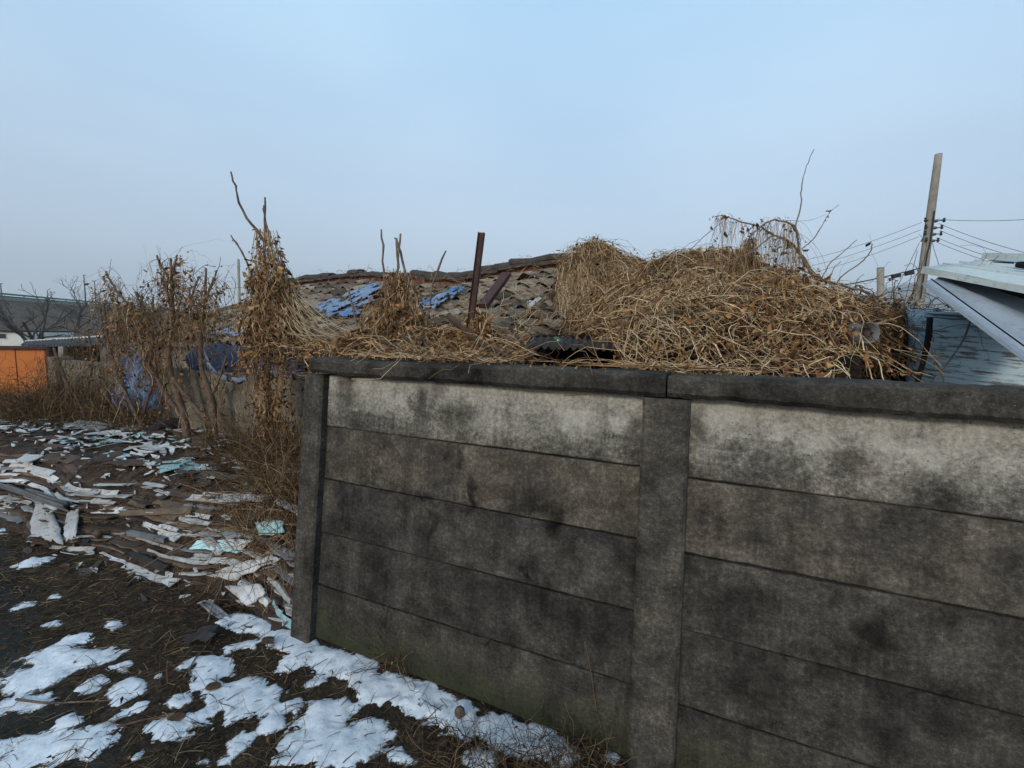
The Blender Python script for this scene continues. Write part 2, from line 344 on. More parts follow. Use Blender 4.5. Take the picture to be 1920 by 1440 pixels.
def wall_piece(name, mat_, parent, t0, t1, y0, y1, z0, z1, seg=36, jit=0.003, seed=0, bev=0.006, top_j=None):
    """A cast slab: eight-sided rounded section swept along (or up) the wall with slightly uneven arrises."""
    b = bev; long_t = (t1 - t0) >= (z1 - z0)
    if long_t: sec = [(y0, z0 + b), (y0 + b, z0), (y1 - b, z0), (y1, z0 + b), (y1, z1 - b), (y1 - b, z1), (y0 + b, z1), (y0, z1 - b)]
    else: sec = [(y0, t0 + b), (y0 + b, t0), (y1 - b, t0), (y1, t0 + b), (y1, t1 - b), (y1 - b, t1), (y0 + b, t1), (y0, t1 - b)]
    V, FC, UV = [], [], []; rg = np.random.default_rng(seed)
    L = np.linspace(t0, t1, seg + 1) if long_t else np.linspace(z0, z1, seg + 1)
    j = np.cumsum(rg.normal(size=(seg + 1, 2)) * 0.5, 0); j = (j - j.mean(0)); j = j / (np.abs(j).max() + 1e-6) * jit + rg.normal(size=(seg + 1, 2)) * jit * 0.14
    for i, a in enumerate(L):
        for k, (y, z) in enumerate(sec):
            lo = k in (0, 1, 2, 3); jj = j[i, 0 if lo else 1]
            if long_t: p = (a, y, z + jj)
            else: p = (z + jj, y, a)
            V.append(W(*p)); UV.append((p[0] + (y - y0) * (0.7 if not long_t else 0), p[2] + ((y - y0) if long_t and k in (5, 6) else 0)))
    for i in range(seg):
        for k in range(8):
            a, b_ = i * 8 + k, i * 8 + (k + 1) % 8; FC.append((a, b_, b_ + 8, a + 8) if long_t else (b_, a, a + 8, b_ + 8))
    FC.append(tuple(range(8))[::-1] if long_t else tuple(range(8))); e0 = seg * 8
    FC.append(tuple(e0 + k for k in range(8)) if long_t else tuple(e0 + k for k in range(8))[::-1])
    me = bpy.data.meshes.new(name); me.from_pydata([tuple(v) for v in V], [], FC); me.update()
    ul = me.uv_layers.new(name='UVMap')
    for lp in me.loops: ul.data[lp.index].uv = UV[lp.vertex_index]
    return link(name, me, mat_, parent)

wall = empty('concrete_wall', W(0.8, 0, 0), 'dark weathered precast concrete panel wall leaning slightly back over the snowy verge', 'wall')
st_l = [stain(885, 915, 0.030, 0.12, 1), stain(812, 985, 0.045, 0.10, 0.95), stain(800, 938, 0.14, 0.025, 0.8), stain(700, 905, 0.25, 0.022, 0.6),
        stain(1000, 950, 0.16, 0.07, 0.75), stain(1035, 965, 0.05, 0.09, 0.9), stain(985, 1075, 0.022, 0.06, 0.8), stain(820, 1100, 0.10, 0.22, 0.55),
        stain(1010, 1130, 0.20, 0.10, 0.6), stain(690, 1050, 0.12, 0.12, 0.5), stain(1100, 1180, 0.22, 0.10, 0.5), stain(760, 960, 0.05, 0.22, 0.5),
        stain(905, 1200, 0.06, 0.012, 0.8), stain(860, 850, 0.02, 0.10, 0.6), stain(930, 1010, 0.025, 0.16, 0.5), stain(1080, 1040, 0.03, 0.16, 0.55), stain(640, 930, 0.03, 0.2, 0.5), stain(720, 1120, 0.03, 0.2, 0.5), stain(960, 1220, 0.03, 0.15, 0.5), stain(1192, 1090, 0.018, 0.45, 0.7)]
st_r = [stain(1640, 1200, 0.09, 0.10, 0.9), stain(1600, 1240, 0.2, 0.12, 0.6), stain(1400, 1110, 0.18, 0.07, 0.6), stain(1430, 1330, 0.1, 0.14, 0.6),
        stain(1560, 1050, 0.12, 0.05, 0.35), stain(1760, 1330, 0.15, 0.12, 0.55), stain(1330, 1060, 0.06, 0.05, 0.5)]
pat_l = [stain(650, 735, 0.10, 0.16, 0.95), stain(660, 785, 0.25, 0.04, 0.95), stain(850, 780, 0.12, 0.10, 0.8), stain(820, 735, 0.06, 0.12, 0.7), stain(790, 760, 0.07, 0.13, 0.95), stain(690, 790, 0.3, 0.03, 0.9), stain(1190, 820, 0.06, 0.08, 0.8), stain(960, 815, 0.2, 0.03, 0.4)]
pat_r = [stain(1310, 800, 0.045, 0.10, 0.9), stain(1440, 880, 0.10, 0.06, 0.75), stain(1600, 865, 0.09, 0.05, 0.95), stain(1700, 905, 0.12, 0.05, 0.8), stain(1480, 800, 0.06, 0.1, 0.3)]
m_dark_l = concrete('weathered_concrete', 0, st_l); m_dark_r = concrete('weathered_concrete_grey', 0, st_r, 1.05)
m_r2 = [concrete('grimy_concrete_%d' % k, 0, st_l, lv, tint=tn) for k, (lv, tn) in enumerate(((1.45, (1.03, 1.0, 0.95)), (1.0, (0.97, 1, 1.03)), (0.82, (0.97, 0.99, 1.02))))]; m_rr = [concrete('streaked_concrete_%d' % k, 0, st_r, lv, tint=tn) for k, (lv, tn) in enumerate(((1.75, (1.02, 1.0, 0.96)), (1.15, (0.98, 1, 1.0)), (0.92, (0.98, 1, 1.01))))]
m_base = concrete('mossy_concrete', 0, st_l, 0.9, moss=True); m_base_r = concrete('mossy_concrete_grey', 0, st_r, 0.95, moss=True)
m_pale_l = concrete('pale_streaked_concrete', 1.0, [stain(885, 790, 0.03, 0.05, 0.5)], 1.75, WZ - PH, PH, pat_l, brights=[stain(755, 745, 0.13, 0.07, 0.75), stain(960, 770, 0.10, 0.09, 0.8), stain(1080, 790, 0.22, 0.085, 0.9), stain(1160, 780, 0.10, 0.09, 0.7)])
m_pale_r = concrete('pale_concrete', 1.0, [], 1.9, WZ - PH - 0.02, PH, pat_r, brights=[stain(1500, 815, 0.22, 0.07, 0.8), stain(1750, 840, 0.3, 0.09, 0.8), stain(1380, 810, 0.08, 0.05, 0.7)])
m_post = concrete('post_concrete', 0, [], 1.12); m_cap = concrete('coping_concrete', 0, [stain(820, 712, 0.05, 0.06, 0.8), stain(900, 715, 0.12, 0.05, 0.9), stain(1050, 725, 0.06, 0.05, 0.8), stain(1390, 745, 0.05, 0.05, 0.6)], 0.85)
LB, RB, T1 = 1.80, 1.965, 1.883
for i in range(5):
    dz = 0.006 * math.sin(i * 2.1)
    o = wall_piece('panel', m_pale_l if i == 0 else (m_base if i == 4 else m_r2[i - 1]), wall, -0.02, LB + 0.02, 0 + 0.003 * (i % 2), 0.055, WZ - PH * (i + 1) + 0.003, WZ - PH * i - 0.003, 60, 0.0035, i)
    if i == 0: o['label'] = 'pale streaked top panel of the left bay'
for i in range(5):
    zt = WZ - PH * i - 0.022
    o = wall_piece('panel', m_pale_r if i == 0 else (m_base_r if i == 4 else m_rr[i - 1]), wall, RB - 0.02, RB + 1.85, 0.002 + 0.004 * (i % 2), 0.057, zt - PH + 0.003 - (0.05 if i == 4 else 0), (zt - 0.003) if i else WZ + 0.01, 60, 0.0035, 20 + i)
    if i == 0: o['label'] = 'pale top panel of the right bay'
for k, (a, b, zt) in enumerate(((-0.135, 0.012, 1.512), (LB - 0.008, RB + 0.01, 1.513), (3.79, 3.95, 1.50))):
    wall_piece('post', m_post, wall, a, b, -0.055, 0.12, -0.15, zt, 40, 0.003, 40 + k, 0.012)
for k, (a, b) in enumerate(((-0.075, T1), (T1 + 0.007, 4.2))):
    wall_piece('coping', m_cap, wall, a, b, -0.075, 0.125, WZ + 0.004 - 0.006 * (k > 0), WZ + 0.094 + 0.003 * k, 90, 0.0085, 50 + k, 0.018)
M['block'] = None

# ------------------------------------------------------------------ ground
def hg(x, y):                              # terrain without the waste heap
    x = np.asarray(x, float); y = np.asarray(y, float)
    d = np.clip((y - 5.8 + np.clip(x + 6, -8, 8) * 0.15) / 4.0, 0, 1); d = d * d * (3 - 2 * d)
    near = np.exp(-((y - 2.5) / 6.0) ** 2)
    return -0.85 * d + 0.06 * fbm(x * 0.9, y * 0.9, 3) * near + 0.035 * fbm(x * 4.5, y * 4.5, 8) * near + 0.018 * fbm(x * 17, y * 17, 9, 3) * np.exp(-((y - 2) / 3.5) ** 4)
def road_d(x, y):                          # metres onto the asphalt, left and in front
    a = gp(190, 1440); b = gp(60, 1130); t = (b - a)[:2]; t /= np.linalg.norm(t); n = A3(-t[1], t[0])
    return (np.asarray(x) - a[0]) * n[0] + (np.asarray(y) - a[1]) * n[1]
geo = lambda a, b, n: a * (b / a) ** np.linspace(0, 1, n)
xs = np.concatenate([-6.2 - geo(0.4, 1900, 34)[::-1], np.linspace(-6.2, -4.2, 70)[:-1], np.arange(-4.2, 1.05, 0.0125), 1.1 + geo(0.12, 3200, 40)])
ys = np.concatenate([0.2 - geo(0.2, 60, 12)[::-1], np.linspace(0.3, 1.2, 20), np.arange(1.22, 3.8, 0.0125), 3.8 + geo(0.02, 0.05, 2), 3.9 + geo(0.03, 2300, 70)])
XX, YY = np.meshgrid(xs, ys)
ZZ = hg(XX, YY); rd = road_d(XX, YY); k = np.clip(rd / 0.25, 0, 1); ZZ = ZZ * (1 - k * 0.8) - 0.01 * k
nx, ny = len(xs), len(ys); idx = np.arange(nx * ny).reshape(ny, nx)
gq = np.stack([idx[:-1, :-1], idx[:-1, 1:], idx[1:, 1:], idx[1:, :-1]], -1).reshape(-1, 4)
g = G('soil_and_asphalt', 0.95, 0.1); oc = g.tc()
n1 = g.noise(oc, 3, 6, 0.65); n2 = g.noise(oc, 38, 6, 0.75); n3 = g.noise(g.map(oc, (1, 0.35, 1), (0, 0, 0.7)), 55, 4, 0.7)
soil = g.ramp(n2, [(0.30, (0.014, 0.010, 0.008)), (0.52, (0.044, 0.032, 0.024)), (0.72, (0.125, 0.088, 0.058))])
soil = g.mix(1, soil, g.ramp(n1, [(0.3, (0.55, 0.55, 0.55)), (0.7, (1.35, 1.3, 1.15))]), 'MULTIPLY')
soil = g.mix(g.ramp(n3, [(0.60, 0), (0.72, 0.7)]), soil, (0.13, 0.09, 0.055))
soil = g.mix(g.ramp(g.noise(oc, 1.3, 4, 0.6), [(0.52, 0), (0.66, 0.5)]), soil, (0.026, 0.028, 0.014))
asp = g.ramp(g.noise(oc, 120, 4, 0.7), [(0.3, (0.014, 0.015, 0.015)), (0.7, (0.042, 0.043, 0.042))])
asp = g.mix(1, asp, g.ramp(g.noise(oc, 5, 7, 0.75), [(0.3, (0.55, 0.57, 0.58)), (0.7, (1.7, 1.62, 1.5))]), 'MULTIPLY'); asp = g.mix(g.ramp(g.noise(oc, 2.2, 6, 0.7), [(0.50, 0), (0.64, 0.6)]), asp, (0.06, 0.048, 0.036))
a_, b_ = gp(190, 1440), gp(60, 1130); t_ = (b_ - a_)[:2]; t_ /= np.linalg.norm(t_)
xyz = g.sep(oc)
rdn = g.math('ADD', g.math('MULTIPLY', g.math('SUBTRACT', xyz[0], float(a_[0])), float(-t_[1])), g.math('MULTIPLY', g.math('SUBTRACT', xyz[1], float(a_[1])), float(t_[0])))
rm = g.smooth(g.math('ADD', rdn, g.math('MULTIPLY', g.math('SUBTRACT', g.noise(oc, 4, 5, 0.7), 0.5), 0.8)), -0.05, 0.12)
far = g.smooth(xyz[1], 8, 40)
soil = g.mix(far, soil, g.ramp(n1, [(0.3, (0.09, 0.065, 0.045)), (0.7, (0.15, 0.11, 0.075))]))
g.color(g.mix(rm, soil, asp)); g.bump(g.math('ADD', n2, g.math('MULTIPLY', n3, 0.5)), 0.9, 0.02)
ground = link('ground', mesh_np('ground', np.stack([XX, YY, ZZ], -1).reshape(-1, 3), gq), g.m, smooth=True); ground['kind'] = 'structure'

# snow: patches lying on the soil, each where the photograph has one (centre in picture, half sizes in metres)
blobs = []
def sb(px, py, rx, ry, a=0.0): p = gp(px, py, 0.0); blobs.append((p[0], p[1], rx, ry, a))
k6 = 700 / 1920
for (zx, zy, wx, wy) in ((1100, 440, 150, 80), (1300, 560, 240, 120), (930, 740, 240, 120), (1230, 830, 90, 80), (1560, 830, 140, 95), (1500, 610, 75, 55), (1400, 700, 70, 65),
        (1800, 850, 170, 95), (650, 560, 120, 85), (660, 420, 100, 42), (690, 650, 90, 55), (480, 510, 80, 55), (920, 610, 90, 55), (580, 200, 90, 30), (430, 265, 90, 42), (400, 370, 190, 60),
        (130, 480, 160, 70), (120, 610, 190, 65), (380, 700, 80, 40), (300, 840, 340, 110), (280, 35, 55, 28), (140, 75, 70, 30), (1290, 300, 110, 55), (1600, 500, 90, 60), (1460, 200, 50, 45),
        (260, 190, 130, 45), (1440, 900, 120, 50), (1640, 690, 80, 60), (1050, 910, 160, 60), (700, 900, 60, 30), (820, 480, 50, 30), (940, 430, 40, 25), (1450, 420, 70, 45)):
    px, py = zx * k6, 1100 + zy * k6
    c = gp(px, py); ex_ = np.linalg.norm(gp(px + wx * k6, py) - c); ey_ = abs(gp(px, py - wy * k6)[1] - c[1])
    blobs.append((c[0], c[1], ex_ * 1.05, max(ey_, 0.05) * 1.05, 0))
for (px, py, wx, wy) in ((620, 1330, 60, 40), (700, 1290, 50, 30), (760, 1320, 50, 30), (660, 1260, 60, 30), (560, 1235, 60, 30), (520, 1200, 50, 25), (700, 1380, 60, 40), (800, 1290, 45, 30), (640, 1400, 55, 40),
        (840, 1330, 60, 30), (1000, 1410, 50, 25), (900, 1420, 40, 20), (740, 1420, 50, 30), (1150, 1425, 45, 25), (1080, 1425, 40, 14), (0, 990, 40, 18), (60, 1050, 30, 12), (100, 1115, 25, 12), (220, 1080, 20, 10), (440, 1215, 25, 15)):
    c = gp(px, py); ex_ = np.linalg.norm(gp(px + wx, py) - c); ey_ = abs(gp(px, py - wy)[1] - c[1]); blobs.append((c[0], c[1], ex_, max(ey_, 0.05), 0))
def snow_field(x, y):
    f = np.full(x.shape, -9.0)
    for (bx, by, rx, ry, a) in blobs:
        f = np.maximum(f, 1 - np.sqrt(((x - bx) / rx) ** 2 + ((y - by) / ry) ** 2))
    q = np.stack([x - WX, y - WY], -1); dist = -(q @ nW[:2]); al = q @ dW[:2]          # distance in front of the wall line at its top
    dist = dist - 0.19                                                                  # its foot stands forward
    wdt = 0.17 + 0.10 * np.exp(-((al - 0.75) / 0.45) ** 2) + 0.05 * np.exp(-((al - 0.1) / 0.2) ** 2)
    band = 1 - np.abs(dist - wdt * 0.45) / (wdt * 0.55)
    band = np.where((al > -0.15) & (al < 1.62), band, -3)
    f = np.maximum(f, np.minimum(band, 0.8))
    f = np.maximum(f, -0.9) * 0.62 + 0.9 * fbm(x * 2.6, y * 2.6, 31, 3) + 1.35 * fbm(x * 8, y * 8, 37, 5, 0.74) + 0.5 * fbm(x * 5 + y * 2, y * 3.0 - x, 39, 3) - 0.13
    f = np.where((al > -0.6) & (al < 1.62) & (dist > 0.0) & (dist < 0.16), np.maximum(f, 0.35 - np.abs(dist - 0.07) * 3 + 0.9 * fbm(x * 6, y * 6, 61, 3)), f)
    f = f + 0.14 * np.clip((-1.3 - x) / 0.5, 0, 1) * np.clip((2.9 - y) / 0.5, 0, 1)
    return f
sx = np.arange(-4.4, 1.0, 0.0115); sy = np.arange(1.22, 4.2, 0.0115); SX, SY = np.meshgrid(sx, sy); rd_s = road_d(SX, SY)
fs = snow_field(SX, SY)
base = hg(SX, SY); kk = np.clip(rd_s / 0.25, 0, 1); base = base * (1 - kk * 0.8) - 0.01 * kk
thick = np.clip(fs, -0.5, 0.6); th2 = np.where(thick > 0, 0.019 * (1 - np.exp(-thick * 3.0)) , thick * 0.10)
smooth_b = 0.06 * fbm(SX * 0.9, SY * 0.9, 3) + 0.03 * fbm(SX * 4.5, SY * 4.5, 8)
bz = np.where(thick > 0, base * 0.65 + np.maximum(smooth_b * (1 - kk * 0.8), base) * 0.35, base)
SZ = bz + th2 - 0.004 + 0.008 * fbm(SX * 9, SY * 9, 77, 3) - 0.022 * np.clip(fbm(SX * 26, SY * 26, 81, 4, 0.65), 0, 1) * np.exp(-np.clip(thick, 0, 1) * 5)
keep = (thick > -0.06); kq = keep[:-1, :-1] | keep[1:, :-1] | keep[:-1, 1:] | keep[1:, 1:]
ii = np.arange(SX.size).reshape(SX.shape); q = np.stack([ii[:-1, :-1], ii[:-1, 1:], ii[1:, 1:], ii[1:, :-1]], -1)[kq]
us = np.unique(q); rm_ = np.zeros(SX.size, int); rm_[us] = np.arange(len(us))
g = G('old_snow', 0.7, 0.3); oc = g.tc()
nb = g.noise(oc, 60, 5, 0.7); dirt = g.ramp(g.noise(oc, 26, 6, 0.75), [(0.55, 0), (0.70, 0.6)])
c_ = g.mix(g.ramp(nb, [(0.3, 0.0), (0.8, 1.0)]), (0.52, 0.55, 0.60), (0.70, 0.72, 0.75))
thn = g.n('ShaderNodeAttribute'); thn.attribute_name = 'thin'; lace = g.math('ADD', thn.outputs['Fac'], g.math('MULTIPLY', g.math('SUBTRACT', g.noise(oc, 75, 6, 0.8), 0.5), 1.5))
c_ = g.mix(dirt, c_, (0.23, 0.20, 0.17)); g.color(g.mix(g.smooth(lace, 0.45, 0.75), c_, (0.075, 0.062, 0.05))); g.bump(nb, 0.35, 0.008)
g.b.inputs['Subsurface Weight'].default_value = 0.0
snow = link('snow', mesh_np('snow', np.stack([SX, SY, SZ], -1).reshape(-1, 3)[us], rm_[q]), g.m, smooth=True)
at_ = snow.data.attributes.new('thin', 'FLOAT', 'POINT'); at_.data.foreach_set('value', np.exp(-np.clip(thick, 0, 1) * 4.2).ravel()[us].astype(np.float32))
tag(snow, 'melting snow patches lying on the dark verge and road', 'snow', None, 'stuff')
def snow_at(x, y):
    i = np.clip(((np.asarray(x) + 4.4) / 0.0115).astype(int), 0, len(sx) - 1); j = np.clip(((np.asarray(y) - 1.22) / 0.0115).astype(int), 0, len(sy) - 1)
    return np.where((np.asarray(x) > -4.4) & (np.asarray(x) < 1.0) & (np.asarray(y) > 1.22) & (np.asarray(y) < 4.2), fs[j, i], -1), SZ[j, i]

# ------------------------------------------------------------------ heap of waste sheets
pO, pQ = gp(455, 1172), gp(-40, 992)
pa = (pQ - pO); pa[2] = 0; pa /= np.linalg.norm(pa); pb = A3(pa[1], -pa[0], 0)
if pb[1] < 0: pb = -pb
sst = lambda t: (lambda c: c * c * (3 - 2 * c))(np.clip(t, 0, 1))
def hp(x, y):                               # height of the heap above z = 0
    x = np.asarray(x, float); y = np.asarray(y, float)
    a = (x - pO[0]) * pa[0] + (y - pO[1]) * pa[1]; b = (x - pO[0]) * pb[0] + (y - pO[1]) * pb[1]
    b = b + 0.35 * fbm(a * 0.8, a * 0 + 3.3, 12, 3)
    return 0.53 * sst(b / 0.58) * sst((a + 0.85) / 0.8) * (1 - sst((b - 1.9) / 0.9) * 0.75) * (1 + 0.12 * np.clip(a, 0, 6) / 3) + 0.05 * fbm(x * 2.2, y * 2.2, 14, 3) - 0.02
def hheap(x, y): return np.maximum(hp(x, y), hg(x, y))
gx = np.arange(-8.5, -0.9, 0.045); gy = np.arange(2.7, 8.0, 0.045); PX, PY = np.meshgrid(gx, gy)
PZ = hp(PX, PY) + 0.02 * fbm(PX * 9, PY * 9, 15, 3) - 0.01
aa = (PX - pO[0]) * pa[0] + (PY - pO[1]) * pa[1]; bb = (PX - pO[0]) * pb[0] + (PY - pO[1]) * pb[1]
kp = (aa > -0.8) & (bb > -0.25) & (bb < 2.9) & (aa < 6.2); kp = kp[:-1, :-1] & kp[1:, 1:]
ii = np.arange(PX.size).reshape(PX.shape); q = np.stack([ii[:-1, :-1], ii[:-1, 1:], ii[1:, 1:], ii[1:, :-1]], -1)[kp]
us = np.unique(q); rm_ = np.zeros(PX.size, int); rm_[us] = np.arange(len(us))
heap = empty('waste_heap', pO + pa * 1.5, 'low heap of layered rotting waste sheets on the left verge', 'rubbish heap')
M['heap_core'] = flat_mat('rotten_sheet_litter', (0.055, 0.036, 0.026), 1, 0.7, 7, 1.0, 0.03)
link('heap_core', mesh_np('heap_core', np.stack([PX, PY, PZ], -1).reshape(-1, 3)[us], rm_[q]), M['heap_core'], heap, True)

def sheet_mat(name, c, c2, dirt):
    g = G(name, 0.7, 0.3); oc = g.tc(); n = g.noise(oc, 5, 5, 0.65); n2 = g.noise(oc, 24, 6, 0.7)
    k = g.mix(g.ramp(n, [(0.35, 0), (0.65, 1)]), c, c2)
    k = g.mix(1, k, g.ramp(g.objrand(), [(0, 0.6), (1, 1.15)]), 'MULTIPLY')
    g.color(g.mix(g.ramp(n2, [(0.56, 0), (0.70, dirt)]), k, (0.05, 0.035, 0.025))); g.bump(n2, 0.3, 0.004); return g.m
M['sh_brown'] = sheet_mat('brown_sheet', (0.10, 0.060, 0.040), (0.045, 0.028, 0.021), 0.5)
M['sh_dark'] = sheet_mat('dark_sheet', (0.024, 0.021, 0.020), (0.05, 0.04, 0.035), 0.5)
M['sh_tan'] = sheet_mat('tan_sheet', (0.16, 0.115, 0.075), (0.09, 0.062, 0.042), 0.5)
M['sh_white'] = sheet_mat('white_sheet', (0.58, 0.585, 0.60), (0.36, 0.35, 0.33), 0.85)
M['sh_grey'] = sheet_mat('grey_sheet', (0.22, 0.225, 0.24), (0.13, 0.13, 0.14), 0.6)
M['sh_teal'] = sheet_mat('turquoise_sheet', (0.26, 0.50, 0.52), (0.42, 0.60, 0.62), 0.5)
rs = np.random.default_rng(11)
def sheet(parent, mat_, cen, ax, ay, L, D, th, wave=0.02, droop=0.0, follow=None, name='sheet', rag=0.25, nu=8, nv=3, curl=0.0, label=None):
    """thin ragged board: nu x nv grid, two skins and a rim; ax along, ay across"""
    ax = A3(*ax); ay = A3(*ay); N = np.cross(ax, ay); N /= np.linalg.norm(N); N = N if N[2] > 0 else -N
    ph = rs.uniform(0, 6, 3); P = np.zeros((nu + 1, nv + 1, 3))
    e0, e1 = rs.normal(0, rag * 0.35, nu + 1), rs.normal(0, rag * 0.25, nu + 1); t0 = rs.normal(0, rag * 0.2, nv + 1); t1 = rs.normal(0, rag * 0.2, nv + 1)
    taper = 1 - rs.uniform(0, 0.5) * (np.linspace(-1, 1, nu + 1) * rs.choice([-1, 1]) * 0.5 + 0.5)
    for i in range(nu + 1):
        for j in range(nv + 1):
            u, v = i / nu - 0.5, j / nv - 0.5
            if j == 0: v -= e0[i] * 0.5
            if j == nv: v += e1[i] * 0.5
            if i == 0: u -= t0[j] * 0.25
            if i == nu: u += t1[j] * 0.25
            v *= taper[i]
            p = cen + ax * u * L + ay * v * D
            dz = wave * (math.sin(u * L * 5.5 + ph[0]) + 0.5 * math.sin(u * L * 13 + ph[1] + v * 3)) - droop * (0.5 - v) ** 2 + curl * u * u * 4
            p = p + N * dz
            if follow is not None: p[2] = max(p[2], float(follow(p[0], p[1])) + 0.008)
            P[i, j] = p
    n = (nu + 1) * (nv + 1); V = np.concatenate([P.reshape(-1, 3), P.reshape(-1, 3) - N * th]); I = np.arange(n).reshape(nu + 1, nv + 1)
    Fc = [(I[i, j], I[i + 1, j], I[i + 1, j + 1], I[i, j + 1]) for i in range(nu) for j in range(nv)]
    Fc += [tuple(n + k for k in f)[::-1] for f in Fc]
    rim = [I[i, 0] for i in range(nu + 1)] + [I[nu, j] for j in range(1, nv + 1)] + [I[i, nv] for i in range(nu - 1, -1, -1)] + [I[0, j] for j in range(nv - 1, 0, -1)]
    for k in range(len(rim)):
        a, b = int(rim[k]), int(rim[(k + 1) % len(rim)]); Fc.append((b, a, a + n, b + n))
    me = bpy.data.meshes.new(name); me.from_pydata([tuple(v) for v in V], [], [tuple(int(i) for i in f) for f in Fc]); me.update()
    o = link(name, me, mat_, parent)
    if label: o['label'] = label
    return o
def heap_pt(a, b):
    p = pO + pa * a + pb * b; p[2] = 0; return p
BG = np.linspace(-0.35, 1.5, 120)
def face_b(a, z):
    P0 = pO[None] + pa[None] * np.asarray(a)[:, None]; hh = hp(P0[:, :1] + pb[0] * BG[None], P0[:, 1:2] + pb[1] * BG[None])
    ok = hh > np.asarray(z)[:, None]; i = np.argmax(ok, 1); return np.where(ok.any(1), BG[i], 0.85)
def dip(a): return 0.035 * np.sin(1.9 * a + 1.0) + 0.022 * np.sin(4.6 * a) - 0.05 * sst((0.5 - a) / 1.0)
def layer(a0, L, z, D, out, th, m, nu=14, rag=0.02):
    """one bent board of the stack: follows the contour of the heap face, front edge ragged and drooping"""
    a = np.linspace(a0, a0 + L, nu + 1); sd_ = int(rs.integers(0, 9999)); zz = z + dip(a) + 0.020 * fbm(a * 3.0, a * 0 + sd_ * 0.37, sd_, 3); b = face_b(a, np.clip(zz, 0.0, 0.51)); b = np.convolve(np.pad(b, 1, 'edge'), [0.25, 0.5, 0.25], 'valid')
    fr = b - out * (0.55 + 1.6 * (fbm(a * 4, a * 0 + sd_, sd_ + 1, 3) + 0.3)) + rs.normal(0, rag, nu + 1) * 0.5; bkk = b + D * (1 + 0.3 * fbm(a * 5, a * 0, sd_ + 2, 2)); dr = rs.uniform(0.0, 0.03)
    rows = []
    for v in (0, 0.5, 1): bv = fr * (1 - v) + bkk * v; rows.append(pO[None] + pa[None] * a[:, None] + pb[None] * bv[:, None] + np.c_[a * 0, a * 0, zz + 0.012 - dr * (1 - v) ** 2 + 0.02 * v * rs.uniform(-1, 1)] - A3(0, 0, pO[2]))
    P = np.stack(rows, 1); n = (nu + 1) * 3; V = np.concatenate([P.reshape(-1, 3), P.reshape(-1, 3) - A3(0, 0, th)]); I = np.arange(n).reshape(nu + 1, 3)
    Fc = [(I[i, j], I[i + 1, j], I[i + 1, j + 1], I[i, j + 1]) for i in range(nu) for j in range(2)]; Fc += [tuple(n + k for k in f)[::-1] for f in Fc]
    rim = [I[i, 0] for i in range(nu + 1)] + [I[nu, 1]] + [I[i, 2] for i in range(nu, -1, -1)] + [I[0, 1]]
    for k in range(len(rim)): x, y = int(rim[k]), int(rim[(k + 1) % len(rim)]); Fc.append((y, x, x + n, y + n))
    me = bpy.data.meshes.new('sheet'); me.from_pydata([tuple(v) for v in V], [], [tuple(int(i) for i in f) for f in Fc]); me.update(); link('sheet', me, M[m], heap)
for k in range(22):
    a = -0.62 + rs.uniform(0, 0.4); z = 0.010 + k * 0.0235
    while a < 4.4:
        L = rs.uniform(0.45, 1.3); r = rs.random()
        layer(a, L, z + rs.normal(0, 0.004), rs.uniform(0.06, 0.16), rs.uniform(0.012, 0.045), rs.uniform(0.007, 0.016), 'sh_brown' if r < 0.48 else 'sh_dark' if r < 0.68 else 'sh_tan' if r < 0.84 else 'sh_grey' if r < 0.93 else 'sh_white'); a += L + rs.uniform(-0.02, 0.3)
for k in range(80): layer(rs.uniform(-0.55, 4.0), rs.uniform(0.10, 0.5) * (1.6 if k % 4 == 0 else 1), rs.uniform(0.02, 0.52), -0.008, rs.uniform(0.025, 0.055) * (1.7 if k % 6 == 0 else 1), rs.uniform(0.005, 0.012), rs.choice(['sh_white'] * 7 + ['sh_tan'] * 2 + ['sh_teal']), 9, 0.006)
for k in range(62):                          # pieces strewn over the top
    a = rs.uniform(-0.4, 5.6); b = rs.uniform(0.55, 2.5); p = heap_pt(a, b); z = float(hp(p[0], p[1])) + rs.uniform(0.0, 0.03)
    ang = rs.uniform(-0.7, 0.7); ax = pa * math.cos(ang) + pb * math.sin(ang) + A3(0, 0, rs.normal(0, 0.06)); ay = pb * math.cos(ang) - pa * math.sin(ang) + A3(0, 0, rs.normal(0, 0.12))
    r = rs.random(); left = a > 2.2
    m = ('sh_white' if r < 0.55 else 'sh_tan' if r < 0.62 else 'sh_brown' if r < 0.88 else 'sh_teal') if left else ('sh_brown' if r < 0.38 else 'sh_teal' if r < 0.56 else 'sh_white' if r < 0.78 else 'sh_tan')
    big = 0.5 if m in ('sh_white', 'sh_teal') else 1
    sheet(heap, M[m], p + A3(0, 0, z), ax, ay, rs.uniform(0.15, 0.75) * (0.4 + 0.6 * big), rs.uniform(0.05, 0.24), 0.006, rs.uniform(0.006, 0.03), 0.0, hp, rag=0.5)
